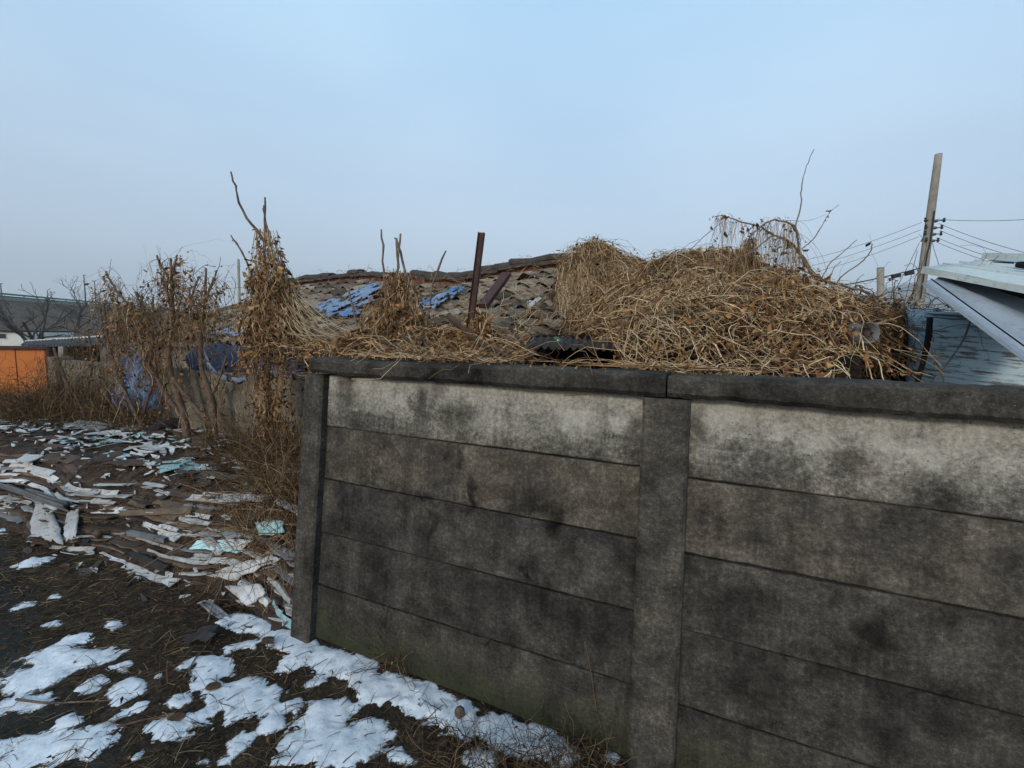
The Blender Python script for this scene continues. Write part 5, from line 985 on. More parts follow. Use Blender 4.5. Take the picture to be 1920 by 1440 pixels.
for cx, cy, nn, w0, w1 in ((1400, 450, 330, 0.05, 0.14), (1440, 520, 380, 0.08, 0.28), (1370, 480, 120, 0.04, 0.12)):
    a = at(cx, cy, 3.6); cone_vines(SH, a, nn, 11, a[2], at(cx, 590, 3.6)[2], w0, w1, nn, 0.034, rm, rad=(0.0009, 0.002), lmat='leaf_dark')
for k, (x, y0, y1, lb) in enumerate(((1258, 498, 540, 'leftmost'), (1272, 496, 522, 'middle'), (1300, 482, 522, 'rightmost'))):
    tag(MB().tube(spline([at(x + 3, y1, 4.9), at(x + 1, (y0 + y1) / 2, 4.9), at(x, y0, 4.9)], 6), [0.03, 0.031, 0.029, 0.03, 0.027, 0.025], None, 7).build('stake', M['bark_grey'], None, False), lb + ' of three grey wooden stakes sticking out of the vine mound', 'stake', 'stakes in the vine mound')
m = MB().bar(at(1585, 700, 4.3), at(1725, 710, 4.0), 0.06, 1.05); m.build('dark_backing', M['dark'], mound)  # near-black panel added to darken the hollow behind the pipe
DH = []
for (px, d, n) in ((1610, 3.4, 160), (1640, 3.5, 220), (1670, 3.6, 240), (1700, 3.7, 160)):
    c = at(px, 603, d); st = c + rm.normal(0, 1, (n, 3)) * A3(0.10, 0.15, 0.04); D = rm.normal(0, 0.6, (n, 3)); D[:, 2] -= 0.4; DH.append(drape(st, D, 13, rm.uniform(0.015, 0.07, n), 0.12, 0.28, None, 0, rm, 0.4))
DH = np.concatenate(DH); o = link('vine', strands_mesh('vine', DH, strand_r(rm, 0.0012, 0.003, len(DH))), M['straw_dark'], mound); o['kind'] = 'stuff'
q = DH[rm.integers(0, len(DH), 700), rm.integers(0, 12, 700)]; o = link('dry_leaf', leaves_mesh('dry_leaf', q, 0.04, rm), M['leaf_dark'], mound); o['kind'] = 'stuff'
# plastic pipe end
c = at(1630, 624, 2.46); ax = A3(0.02, 0.98, -0.04); ax /= np.linalg.norm(ax); m = MB(); ppu = np.cross(ax, A3(0, 0, 1)); ppu /= np.linalg.norm(ppu); ppw = np.cross(ppu, ax); n = 28; V = []
for (k_, rr) in ((0, 0.050), (0, 0.057), (0.6, 0.057), (0.6, 0.050)):
    for j in range(n): an = 2 * math.pi * j / n; V.append(c + ax * k_ + (ppu * math.cos(an) + ppw * math.sin(an)) * rr)
m.add(V, [((k_ * n + j), (k_ * n + (j + 1) % n), ((k_ + 1) % 4 * n + (j + 1) % n), ((k_ + 1) % 4 * n + j)) for k_ in range(4) for j in range(n)])
tag(m.build('plastic_pipe', flat_mat('grey_pvc', (0.11, 0.12, 0.125), 0.5, 0.3, 8, 0.1), None, True), 'open end of a grey plastic pipe at the right edge of the vines', 'pipe')

# ------------------------------------------------------------------ blue tank and collapsed sheet roof on the right
g = G('flaking_blue_paint', 0.6, 0.35); uv = g.tc('UV')
n = g.noise(g.map(uv, (1.6, 17, 1)), 3.0, 5, 0.6); n2 = g.noise(uv, 9, 5, 0.65); n3 = g.noise(g.map(uv, (5, 30, 1)), 4, 4, 0.6)
f = g.math('ADD', g.math('MULTIPLY', n, 0.62), g.math('MULTIPLY', n2, 0.38))
c_ = g.mix(g.ramp(n2, [(0.35, 0), (0.7, 1)]), (0.30, 0.43, 0.50), (0.44, 0.56, 0.62)); c_ = g.mix(g.ramp(f, [(0.50, 0), (0.58, 0.9)]), c_, g.mix(g.ramp(n3, [(0.4, 0), (0.6, 1)]), (0.055, 0.055, 0.052), (0.12, 0.115, 0.10)))
g.color(c_); g.bump(n, 0.3, 0.004); M['blue_paint'] = g.m
pl = [(1760, 4.0), (1722, 3.75), (1706, 3.5), (1704, 3.3), (1716, 3.15), (1760, 3.0), (1840, 2.85), (1940, 2.7), (2100, 2.5)]
PL = np.array([at(x, 700, d) for x, d in pl]); PL = spline(PL, 40); arc = np.r_[0, np.cumsum(np.linalg.norm(np.diff(PL[:, :2], axis=0), axis=1))]
rows = 12; V, UVs = [], []
for j in range(rows + 1):
    v = j / rows
    for i in range(40):
        u = i / 39; zt = 2.06 - 0.15 * u; zz = 1.0 + (zt - 1.0) * v; lean = 0.06 * v * v; p = PL[i].copy(); p[2] = zz; p[1] += lean; p[1] += 0.006 * math.sin(zz * 60); V.append(p); UVs.append((arc[i], zz + 0.09 * arc[i]))
I = np.arange(40 * (rows + 1)).reshape(rows + 1, 40); Fc = np.stack([I[:-1, :-1], I[:-1, 1:], I[1:, 1:], I[1:, :-1]], -1).reshape(-1, 4)
me = mesh_np('metal_tank', np.array(V), Fc); ul = me.uv_layers.new(name='UVMap')
for lp in me.loops: ul.data[lp.index].uv = UVs[lp.vertex_index]
tank = empty('metal_tank', PL[12] * A3(1, 1, 0), 'curved blue metal tank with flaking paint behind the wall on the right', 'tank')
o = link('side', me, M['blue_paint'], tank, True); s_ = o.modifiers.new('s', 'SOLIDIFY'); s_.thickness = 0.006
MB().add([tuple(p[:2]) + (2.04 - 0.15 * i / 39,) for i, p in enumerate(PL)] + [(PL[-1][0], PL[0][1] + 0.3, 1.9)], [tuple(range(41))]).build('lid', M['blue_paint'], tank)
P = spline([at(1744, 596, 2.95), at(1740, 640, 2.93), at(1728, 690, 2.92), at(1716, 730, 2.9)], 10); tag(MB().tube(P, np.full(10, 0.017) * (1 + rm.normal(0, .07, 10)), None, 7).build('charred_stick', M['dark'], None, True), 'dark charred stick leaning against the blue tank', 'stick')
for k, (pts, lb) in enumerate((([(1746, 640), (1752, 668), (1765, 700), (1772, 722)], 'thin grey twig in front of the blue tank, beside the charred stick'), ([(1820, 600), (1805, 640), (1770, 690), (1745, 722)], 'long thin twig slanting across the front of the blue tank'))):
    P = spline([at(x, y, 2.75) for x, y in pts], 10); tag(MB().tube(P, 0.006, 0.003, 5).build('bare_twig', M['bark_grey'], None, True), lb, 'twig')
def sheet_metal(name, c, c2):
    g = G(name, 0.6, 0.35); oc = g.tc(); n = g.noise(oc, 3, 5, 0.6); n2 = g.noise(oc, 26, 5, 0.7); k = g.mix(g.ramp(n, [(0.3, 0), (0.7, 1)]), c, c2)
    g.color(g.mix(g.ramp(n2, [(0.52, 0), (0.72, 0.6)]), k, (0.17, 0.145, 0.11))); g.bump(n, 0.15, 0.02); return g.m
M['roof_sheet'] = sheet_metal('pale_roof_sheet', (0.50, 0.54, 0.53), (0.38, 0.42, 0.40)); M['flap'] = sheet_metal('grey_roof_sheet', (0.20, 0.235, 0.28), (0.29, 0.33, 0.37))
shed = empty('collapsed_shed', at(1880, 760, 3.0), 'collapsed shed with pale sheet metal roof at the right edge', 'shed')
c4 = (at(1727, 503, 3.0), at(1862, 488, 4.0), at(2060, 496, 3.4), at(2060, 566, 2.2)); quad_sheet('roof_sheet', M['roof_sheet'], c4, 0.006, '', '', 12, 6, 0.004, 31, shed)
e0, e1 = c4[0], c4[3]; MB().bar(e0 + A3(0, -0.006, -0.014), e1 + A3(0, -0.006, -0.014), 0.004, 0.032).build('roof_trim', M['roof_sheet'], shed)
for k in range(3):
    u = 0.25 + 0.22 * k; MB().bar(c4[0] * (1 - u) + c4[1] * u + A3(0, 0, 0.015), c4[3] * (1 - u) + c4[2] * u + A3(0, 0, 0.015), 0.018, 0.012).build('seam', M['roof_sheet'], shed)
MB().bar(at(1850, 487, 3.9) + A3(0, 0, 0.03), at(2030, 494, 3.3) + A3(0, 0, 0.03), 0.10, 0.05).build('ridge_cap', M['roof_sheet'], shed)
m = MB().tube([at(1908, 496, 3.1), at(1925, 497, 3.05), at(1950, 498, 3.0)], 0.02, 0.03, 7); m.build('stone_weight', M['dark'], shed)
f4 = (at(1732, 533, 2.75), at(1778, 512, 3.1), at(1990, 590, 2.5), at(1960, 704, 2.05)); quad_sheet('hanging_sheet', M['flap'], f4, 0.005, '', '', 16, 10, 0.007, 33, shed)
q0, q1 = f4[0], f4[3]; MB().bar(q0 + A3(0, -0.008, 0), q1 + A3(0, -0.008, 0), 0.032, 0.016, (0.3, -1, 0.4)).build('sheet_trim', M['flap'], shed)
MB().bar(q0 + A3(0.02, -0.02, 0.03), q1 + A3(0.02, -0.02, 0.03), 0.003, 0.006).build('fold_line', M['dark'], shed)
MB().bar(at(1840, 560, 3.6), at(2100, 585, 3.0), 0.04, 0.55).build('dark_backing', M['dark'], shed)  # shed body behind the sheets, coloured near-black for the shade beneath the roof

# ------------------------------------------------------------------ utility poles and wires
M['pole'] = flat_mat('pole_concrete', (0.25, 0.225, 0.19), 0.9, 0.25, 2, 0.2, 0.004); M['wire'] = flat_mat('cable', (0.025, 0.026, 0.03), 0.7, 0.1, 4, 0); M['metal'] = flat_mat('galvanised_steel', (0.10, 0.10, 0.10), 0.6, 0.2, 5, 0.1)
dp1 = 18.0; pt, pb_ = at(1760, 289, dp1), at(1722, 575, dp1); up_ = (pt - pb_) / np.linalg.norm(pt - pb_); base_ = pb_ - up_ * ((pb_[2] + 0.8) / up_[2])
pole = empty('utility_pole', base_, 'tall leaning concrete utility pole carrying wires above the shed', 'utility pole')
MB().tube(np.linspace(base_, pt, 14), 0.20, 0.115, 16).build('shaft', M['pole'], pole, True)
for k, (y, w) in enumerate(((415, 0.35), (428, 0.3), (440, 0.3), (452, 0.22))):
    c = at(1748 - (y - 415) * 0.13, y, dp1); MB().tube([c - up_ * 0.03, c + up_ * 0.03], 0.165, 0.165, 14).build('band', M['metal'], pole)
    for s_ in (-1, 1):
        e_ = c + A3(s_ * w, -0.1, 0.02); MB().bar(c, e_, 0.03, 0.03).tube([e_ + A3(0, 0, -0.07), e_ + A3(0, 0, -0.02), e_ + A3(0, 0, 0.03), e_ + A3(0, 0, 0.08)], [0.03, 0.05, 0.03, 0.045], None, 9).build('insulator', M['wire'], pole)
MB().tube(spline([at(1752, 395, dp1 - 0.2), at(1744, 455, dp1 - 0.2), at(1738, 480, dp1 - 0.22), at(1726, 560, dp1 - 0.25)], 12), 0.025, 0.025, 6).build('cable_duct', M['wire'], pole)
for k, (x, y) in enumerate(((1705, 512), (1680, 517))): c = at(x, y, dp1 - 0.3); MB().bar(c + A3(-0.14, 0, -0.03), c + A3(0.14, 0, 0.03), 0.12, 0.15).build('splice_box', M['wire'], pole)
def wire(a, b, sag, label, r=0.008, group='overhead wires at the leaning pole'):
    A_, B_ = at(*a), at(*b); t = np.linspace(0, 1, 16)[:, None]; P = A_ * (1 - t) + B_ * t; P[:, 2] -= (4 * sag * t * (1 - t))[:, 0]
    tag(MB().tube(P, r, r, 4).build('overhead_wire', M['wire']), label, 'wire', group)
wire((1728, 417, 18), (1380, 500, 30), 0.5, 'highest of the three wires running left from the leaning pole'); wire((1726, 431, 18), (1380, 513, 30), 0.5, 'middle of the three wires running left from the leaning pole'); wire((1722, 444, 18), (1380, 527, 30), 0.5, 'lowest of the three wires running left from the leaning pole')
wire((1757, 411, 18), (2000, 405, 15), 0.1, 'nearly level wire running right from the top of the pole hardware')
wire((1760, 419, 18), (2010, 494, 14), 0.12, 'upper of the sloping wires running right to the shed'); wire((1762, 432, 18), (2010, 507, 14), 0.12, 'middle of the sloping wires running right to the shed'); wire((1758, 446, 18), (2010, 520, 14), 0.12, 'lower of the sloping wires running right to the shed'); wire((1756, 454, 18), (1990, 527, 14), 0.1, 'lowest sloping wire running right to the shed roof')
wire((1724, 503, 17.8), (1400, 548, 26), 0.3, 'thick low cable with splice boxes running left past the short pole', 0.022); wire((1724, 508, 17.8), (1640, 560, 10), 0.1, 'thin drop wire falling left from the cable boxes', 0.008)
wire((1724, 455, 18), (1670, 560, 15), 0.05, 'stay wire falling left from the pole hardware', 0.009); wire((1720, 470, 18), (1690, 590, 15), 0.05, 'steep stay wire close to the pole shaft', 0.009); wire((1748, 455, 18), (1764, 506, 16), 0.03, 'short stay wire falling right from the pole to the shed', 0.009)
wire((440, 492, 40), (300, 600, 30), 1.0, 'faint wire sagging left from the distant pole', 0.012)
b2, t2 = at(1651, 620, 11), at(1651, 503, 11); sp2 = empty('short_pole', b2 * A3(1, 1, 0) + A3(0, 0, -0.8), 'short blunt concrete pole left of the leaning utility pole', 'pole')
MB().tube([b2 * A3(1, 1, 0) + A3(0, 0, -0.8), b2, t2], 0.075, 0.072, 14).build('shaft', M['pole'], sp2, True); MB().tube([t2, t2 + A3(0, 0, 0.012)], 0.076, 0.07, 14).build('pole_cap', M['metal'], sp2, True)
b2, t2 = at(450, 640, 40), at(447, 486, 40); sp3 = empty('distant_pole', b2 * A3(1, 1, 0) + A3(0, 0, -0.9), 'distant slim grey pole beyond the left end of the roof', 'pole')
MB().tube([b2 * A3(1, 1, 0) + A3(0, 0, -0.9), t2], 0.13, 0.10, 12).build('shaft', M['pole'], sp3, True); MB().bar(t2 + A3(-0.15, 0, -0.6), t2 + A3(0.15, 0, -0.6), 0.05, 0.05).build('bracket', M['metal'], sp3)

# ------------------------------------------------------------------ far background
E0, E1 = at(0, 562, 72), at(190, 577, 92); ed = E1 - E0; ed[2] = 0; ed /= np.linalg.norm(ed); en = A3(-ed[1], ed[0], 0); en = en if np.dot(en, E0) > 0 else -en
ez = E0[2]; L0, L1 = -80, 150
gl = np.linspace(L0, L1, 90); pf = [(-15, -1.2), (-12, 0.3), (-8, 2.4), (-4, ez - 2.1), (-0.6, ez - 0.15), (0, ez), (12, ez), (14, ez - 3)]
V = []
for t in gl:
    for w_, z_ in pf: V.append(E0 * A3(1, 1, 0) + ed * t + en * w_ + A3(0, 0, z_ + (0.35 * float(fbm(t * 0.3, w_ * 0.3, 71, 3)) if -12 <= w_ < -1 else 0)))
k = len(pf); Fc = [(i * k + j, (i + 1) * k + j, (i + 1) * k + j + 1, i * k + j + 1) for i in range(89) for j in range(k - 1)]
g = G('winter_grass_bank', 1, 0.05); oc = g.tc(); n = g.noise(oc, 0.5, 6, 0.7); n2 = g.noise(oc, 4, 5, 0.7); g.color(g.mix(1, g.ramp(n, [(0.3, (0.085, 0.062, 0.050)), (0.7, (0.165, 0.122, 0.095))]), g.ramp(n2, [(0.3, 0.6), (0.7, 1.3)]), 'MULTIPLY')); g.bump(n2, 0.8, 0.2)
bank = link('embankment', mesh_np('embankment', np.array(V), np.array(Fc)), g.m, None, True); bank['kind'] = 'structure'
rail = empty('guard_rail', E0, 'green guard rail along the top of the far embankment', 'guard rail'); gm = G('green_rail', 0.6, 0.3).color((0.05, 0.15, 0.12)).m
for zz in (0.55, 0.95): MB().bar(E0 + ed * L0 + A3(0, 0, zz), E0 + ed * L1 + A3(0, 0, zz), 0.08, 0.26).build('rail', gm, rail)
MB().bar(E0 + ed * L0 + A3(0, 0, 0.2), E0 + ed * L1 + A3(0, 0, 0.2), 0.3, 0.4).build('kerb', M['pole'], rail)
for t in np.arange(-24, 60, 4.0): MB().bar(E0 + ed * t, E0 + ed * t + A3(0, 0, 1.05), 0.12, 0.12, (0, 1, 0)).build('post', gm, rail)
for k, (x, y, d, lb) in enumerate(((157, 516, 82, 'taller street lamp on the embankment in the distance'), (177, 527, 90, 'shorter street lamp on the embankment in the distance'), (1, 532, 74, 'street lamp on the embankment at the left picture edge'))):
    t2 = at(x, y, d); lp = empty('street_lamp', t2 * A3(1, 1, 0) + A3(0, 0, ez), lb, 'street lamp', 'lamps on the embankment'); MB().tube([t2 * A3(1, 1, 0) + A3(0, 0, ez - 0.5), t2], 0.13, 0.07, 8).build('mast', M['metal'], lp, True)
    MB().bar(t2 + A3(-0.5 if k else -0.1, 0, 0), t2 + A3(0.3, 0, 0.02), 0.15, 0.10).build('lamp_head', M['metal'], lp)
def far_tree(name, base, h, label, seed, spread=0.5, rad=0.14, depth=5):
    r = np.random.default_rng(seed); root = empty(name, base, label, 'tree', 'bare trees below the embankment'); segs = []
    def grow(p, d, L, R, lev):
        q = [p]
        for i in range(4):
            d = d + r.normal(0, 0.12, 3); d /= np.linalg.norm(d); q.append(q[-1] + d * L / 4)
        segs.append((np.array(q), R, R * 0.62, lev))
        if lev >= depth: return
        for _ in range(int(r.integers(2, 4)) if lev else 4):
            k = r.integers(2, 5); nd = d + r.normal(0, spread, 3); nd[2] += 0.12; grow(q[k], nd / np.linalg.norm(nd), L * r.uniform(0.55, 0.82), R * 0.55, lev + 1)
    grow(A3(*base), A3(0.05, 0, 1), h * 0.33, rad, 0)
    m1, m2 = MB(), MB()
    for q, a, b, lev in segs: (m1 if lev == 0 else m2).tube(q, max(a, 0.012), max(b, 0.010), 6 if lev < 2 else 3, False)
    m1.build('trunk', M['bark_grey'], root, True); m2.build('crown', M['grey_twig'], root, True)
gz = lambda x, d: at(x, 600, d) * A3(1, 1, 0) + A3(0, 0, -1.0)
far_tree('bare_tree', gz(76, 24), 7.2, 'bare spreading tree in front of the embankment at far left', 3, 0.5, 0.16)
far_tree('bare_tree', gz(108, 48), 10.0, 'dense bare tree rising to the guard rail, right of the spreading one', 6, 0.42, 0.18)
far_tree('bare_tree', gz(30, 42), 8.5, 'small bare tree above the white house', 9, 0.45, 0.14)
far_tree('bare_tree', gz(178, 40), 8.0, 'faint bare tree behind the vine-wrapped stem', 12, 0.4, 0.12)
far_tree('bare_tree', gz(265, 45), 8.0, 'low bare tree beyond the left end of the tiled roof', 15, 0.45, 0.12)
far_tree('bare_tree', gz(340, 55), 9.0, 'far bare tree seen between the stems above the roof end', 18, 0.45, 0.12)
M['white'] = flat_mat('white_render', (0.52, 0.52, 0.50), 0.9, 0.15, 3, 0.1); M['glassdark'] = G('dark_window', 0.2, 0.5).color((0.03, 0.035, 0.04)).m
wb = at(20, 635, 34); wh = empty('white_house', wb * A3(1, 1, 0) + A3(0, 0, -1), 'small white house below the embankment at the left edge', 'house')
MB().box(wb[0] - 2.2, wb[0] + 0.9, wb[1], wb[1] + 4, -1, at(0, 622, 34)[2], None).build('wall', M['white'], wh); zt = at(0, 622, 34)[2]; MB().box(wb[0] - 2.35, wb[0] + 0.5, wb[1] - 0.2, wb[1] + 4.2, zt + 0.002, zt + 0.12, None).build('roof', M['asb'], wh)
wx = at(6, 630, 34); f_ = MB().box(wx[0] - 0.28, wx[0] + 0.28, wb[1] - 0.04, wb[1] + 0.02, wx[2] - 0.2, wx[2] + 0.2).build('window', M['white'], wh)
MB().box(wx[0] - 0.24, wx[0] - 0.01, wb[1] - 0.06, wb[1] - 0.03, wx[2] - 0.17, wx[2] + 0.17).build('pane', M['glassdark'], f_); MB().box(wx[0] + 0.01, wx[0] + 0.24, wb[1] - 0.06, wb[1] - 0.03, wx[2] - 0.17, wx[2] + 0.17).build('pane', M['glassdark'], f_)
# orange panels and lean-to
g = G('orange_panel', 0.6, 0.3); oc = g.tc(); n = g.noise(oc, 2.5, 6, 0.7); n2 = g.noise(g.map(oc, (6, 6, 0.7)), 4, 4, 0.6)
c_ = g.mix(g.ramp(n, [(0.35, 0), (0.7, 1)]), (0.47, 0.125, 0.020), (0.56, 0.17, 0.032)); g.color(g.mix(g.ramp(n2, [(0.58, 0), (0.75, 0.5)]), c_, (0.30, 0.16, 0.08))); M['orange'] = g.m
o0, o1 = at(-150, 652, 8.6), at(84, 655, 9.2); o0[2] = o1[2] = 0; od = (o1 - o0) / np.linalg.norm(o1 - o0); OL = np.linalg.norm(o1 - o0); onn = A3(-od[1], od[0], 0); zt = at(20, 652, 8.9)[2]
orr = empty('orange_fence', (o0 + o1) / 2 + A3(0, 0, -0.9), 'faded orange panel fence at the left edge', 'fence')
OT = lambda x, y, z: o0 + od * x + onn * y + A3(0, 0, z)
for k in range(4): MB().box(OL * k / 4 + 0.008, OL * (k + 1) / 4 - 0.008, -0.01 + 0.006 * (k % 2), 0.03, -0.9, zt - 0.03, OT).build('panel', M['orange'], orr)
MB().box(-0.03, OL + 0.05, -0.06, 0.08, zt - 0.028, zt + 0.03, OT).build('top_rail', M['rust'], orr); MB().box(OL + 0.004, OL + 0.07, -0.03, 0.06, -0.9, zt - 0.03, OT).build('post', M['rust'], orr)
ls = empty('lean_to', at(110, 700, 11) * A3(1, 1, 0) + A3(0, 0, -0.9), 'low lean-to with white-edged corrugated roof beside the orange fence', 'shed')
corr('roof', at(38, 647, 10.2), at(172, 648, 9.4), at(200, 631, 11.0), at(50, 640, 12.0), 24, 0.02, flat_mat('grey_corrugated', (0.075, 0.075, 0.075), 0.8, 0.3, 4, 0.1), '', '', ls, 121); MB().bar(at(50, 640, 12.0), at(200, 630, 11.0), 0.06, 0.05).build('roof_edge', M['white'], ls)
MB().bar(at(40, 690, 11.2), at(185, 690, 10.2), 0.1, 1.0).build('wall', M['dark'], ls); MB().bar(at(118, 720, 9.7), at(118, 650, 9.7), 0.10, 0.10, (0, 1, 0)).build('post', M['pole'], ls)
# mountain
mx, my = np.meshgrid(np.linspace(150, 2900, 110), np.linspace(1150, 2000, 26)); rpx = np.array([1500, 1560, 1590, 1640, 1690, 1750, 1830, 1950, 2100, 2400]); rpy = np.array([600, 575, 555, 533, 522, 514, 505, 512, 530, 560])
pxr = 960 + mx / 1500 * F; sil = np.interp(pxr, rpx, rpy); zr = CZ + (np.interp(pxr, [960, 1920], [632, 649]) - sil) / F * 1500
mzz = zr * np.clip(1 - np.abs(my - 1500) / 480, 0, 1) * (1 + 0.22 * fbm(mx / 130, my / 130, 5, 5) * np.clip(np.abs(my - 1500) / 150, 0.15, 1)) - 12
I = np.arange(mx.size).reshape(mx.shape); q = np.stack([I[:-1, :-1], I[:-1, 1:], I[1:, 1:], I[1:, :-1]], -1).reshape(-1, 4)
mt = link('mountain', mesh_np('mountain', np.stack([mx, my, mzz], -1).reshape(-1, 3), q), flat_mat('winter_forest', (0.055, 0.05, 0.042), 1, 0.3, 0.01, 0.3, 5), None, True); mt['kind'] = 'structure'

# ------------------------------------------------------------------ weeds, twigs and litter
rw = np.random.default_rng(41)
def weed_patch(name, label, pts, N, K, step, grav, wob, rad, mat_, hf, leafN=0, leaf=0.03, lmat='leaf_dark', up=1.0, cat='weeds', kink=0.3):
    c = np.array(pts); pk = c[rw.integers(0, len(c), N)]; xy = pk[:, :2] + rw.normal(0, 1, (N, 2)) * pk[:, 2:3]; st = np.c_[xy, hf(xy[:, 0], xy[:, 1])]
    D = rw.normal(0, 0.7, (N, 3)); D[:, 2] = np.abs(D[:, 2]) + up; P = drape(st, D, K, rw.uniform(step * 0.5, step * 1.4, N), grav, wob, hf, 0.01, rw, kink)
    root = empty(name, (*c[0, :2], 0), label, cat); o = link('stem', strands_mesh('stem', P, rw.uniform(*rad, N)), M[mat_], root); o['kind'] = 'stuff'
    if leafN: q = P[rw.integers(0, N, leafN), rw.integers(1, K, leafN)]; o = link('dry_leaf', leaves_mesh('dry_leaf', q, leaf, rw), M[lmat], root); o['kind'] = 'stuff'
def gxy(px, py, d, s_): p = at(px, py, d); return (p[0], p[1], s_)
weed_patch('weed_thicket', 'rust-brown weed thicket in front of the orange fence', [gxy(x, 700, d, 0.30) for x, d in ((-60, 7.6), (0, 7.6), (30, 7.4), (60, 7.2), (95, 7.4), (120, 7.0), (20, 6.6), (80, 6.4))], 3000, 10, 0.105, 0.05, 0.3, (0.0015, 0.004), 'red_weed', hg, 3400, 0.06, 'leaf', 1.2)
weed_patch('weed_thicket', 'tangled grey-brown bramble along the back of the heap', [gxy(x, 800, d, 0.25) for x, d in ((20, 6.2), (80, 6.2), (130, 6.2), (180, 6.0), (240, 5.8), (300, 5.6), (50, 5.8), (110, 5.8))], 2200, 10, 0.075, 0.12, 0.3, (0.0014, 0.0034), 'straw_dark', hheap, 1200, 0.032, 'leaf_dark', 0.7)
weed_patch('weed_thicket', 'dry bramble between the heap and the concrete wall post', [gxy(x, y, d, 0.16) for x, y, d in ((470, 900, 4.3), (520, 900, 4.2), (545, 960, 3.6), (530, 1020, 3.4), (500, 930, 4.0), (555, 1060, 3.2), (440, 880, 4.6), (560, 900, 4.4))], 1300, 11, 0.06, 0.10, 0.25, (0.0012, 0.003), 'straw_dark', hheap, 350, 0.03, 'leaf', 0.9)
weed_patch('weed_thicket', 'pale thin dry grass stems at the right end of the heap', [gxy(x, y, d, 0.10) for x, y, d in ((515, 1060, 3.2), (530, 1100, 3.05), (480, 1130, 3.0), (545, 1140, 2.9))], 260, 11, 0.055, 0.07, 0.16, (0.001, 0.002), 'straw', hheap, 0, 0.03, 'leaf', 1.4)
weed_patch('weed_thicket', 'dry weeds standing at the foot of the block wall', [gxy(x, 850, d, 0.15) for x, d in ((420, 5.1), (460, 4.9), (510, 4.8), (380, 5.2), (330, 5.3), (560, 4.6))], 500, 10, 0.07, 0.05, 0.2, (0.0012, 0.0026), 'straw_dark', hg, 250, 0.03, 'leaf', 1.4)
weed_patch('weed_thicket', 'dead grass tuft at the wall foot by the middle post', [(*gp(x, y)[:2], 0.05) for x, y in ((1060, 1425), (1090, 1432), (1120, 1425), (980, 1420), (880, 1405), (1010, 1440), (860, 1430), (930, 1438))], 380, 9, 0.028, 0.14, 0.3, (0.0008, 0.0018), 'twig', hg, 120, 0.018, 'leaf_dark', 0.5)
weed_patch('weed_thicket', 'dead weed tuft at the wall foot in the middle of the left bay', [(*gp(x, y)[:2], 0.035) for x, y in ((760, 1255), (775, 1265), (740, 1240), (720, 1250))], 130, 9, 0.035, 0.08, 0.25, (0.0008, 0.002), 'twig', hg, 60, 0.02, 'leaf', 1.2)
for k, (pts, lb) in enumerate((([(745, 1232), (728, 1205), (712, 1180), (690, 1157)], 'bent dry stalk leaning against the left bay of the wall'), ([(740, 1235), (728, 1200), (722, 1178)], 'short upright stalk next to the bent one at the wall'), ([(1128, 1398), (1118, 1330), (1108, 1260), (1096, 1203)], 'tall thin dry stalk standing before the wall near the middle post'), ([(735, 1215), (765, 1228), (795, 1212)], 'low curved stalk crossing the others at the wall'))):
    b0 = gp(*pts[0]); d0 = b0[1]; P = spline([at(x, y, d0 + 0.004 * i) for i, (x, y) in enumerate(pts)], 10); tag(MB().tube(P, 0.003, 0.0015, 5).build('dry_stalk', M['straw_dark'], None, True), lb, 'stalk')
# loose twigs and leaves over the verge
n = 16000; cand = np.c_[rw.uniform(-4.2, 1.0, n), rw.uniform(1.25, 4.1, n)]; sf, szz = snow_at(cand[:, 0], cand[:, 1]); rdn_ = road_d(cand[:, 0], cand[:, 1])
qd = (cand[:, 0] - WX) * nW[0] + (cand[:, 1] - WY) * nW[1]; keep = (rw.random(n) < np.where(sf > 0.15, 0.11, 0.85)) & (rw.random(n) > np.clip(rdn_ * 2.5, 0, 0.97)) & ((qd < -0.23) | (cand[:, 0] < -1.3)); cand = cand[keep]
def hlit(x, y): s_, z_ = snow_at(x, y); return np.maximum(np.maximum(hg(x, y), np.where(s_ > 0, z_, -1)), np.where(hp(x, y) > 0.02, hp(x, y), -1))
st = np.c_[cand, hlit(cand[:, 0], cand[:, 1]) + 0.004]; D = rw.normal(0, 1, st.shape); D[:, :2] += A3(0.8, 0.5) * rw.choice([-1, 1], (len(st), 1)); D[:, 2] = np.abs(D[:, 2]) * 0.35
P = drape(st, D, 5, rw.uniform(0.005, 0.03, len(st)), 0.10, 0.13, hlit, 0.004, rw, 0.12)
o = link('fallen_twig', strands_mesh('fallen_twig', P, rw.uniform(0.0008, 0.0026, len(P))), M['twig']); tag(o, 'dark twigs and dead grass strewn over the verge', 'twigs', None, 'stuff')
li = rw.integers(0, len(cand), 1500); q = np.c_[cand[li], hlit(cand[li, 0], cand[li, 1]) + 0.006]; o = link('fallen_leaf', leaves_mesh('fallen_leaf', q, 0.026, rw, 0), M['leaf_dark']); tag(o, 'small rotting leaves strewn over the verge', 'leaves', None, 'stuff')
for k, (pts, r0, lb) in enumerate((([(30, 1311), (90, 1318), (150, 1316), (208, 1313)], 0.006, 'long dark stick lying on the snow at the lower left'), ([(220, 1365), (270, 1352), (330, 1335)], 0.005, 'dark stick lying between two snow patches at the bottom left'), ([(345, 1270), (365, 1240), (395, 1200), (398, 1190)], 0.004, 'thin pale stem curving over the dark slate pieces'), ([(390, 1165), (400, 1130), (415, 1100), (420, 1085)], 0.005, 'pale dry stem leaning on the lowest boards of the heap'))):
    P = spline([gp(x, y, 0.02 + (0.02 * i if k == 3 else 0)) for i, (x, y) in enumerate(pts)], 12); P[:, 2] = np.maximum(P[:, 2], hlit(P[:, 0], P[:, 1]) + r0); tag(MB().tube(P, r0, r0 * 0.5, 6).build('stick', M['bark'] if k < 2 else M['bark_grey'], None, True), lb, 'stick')
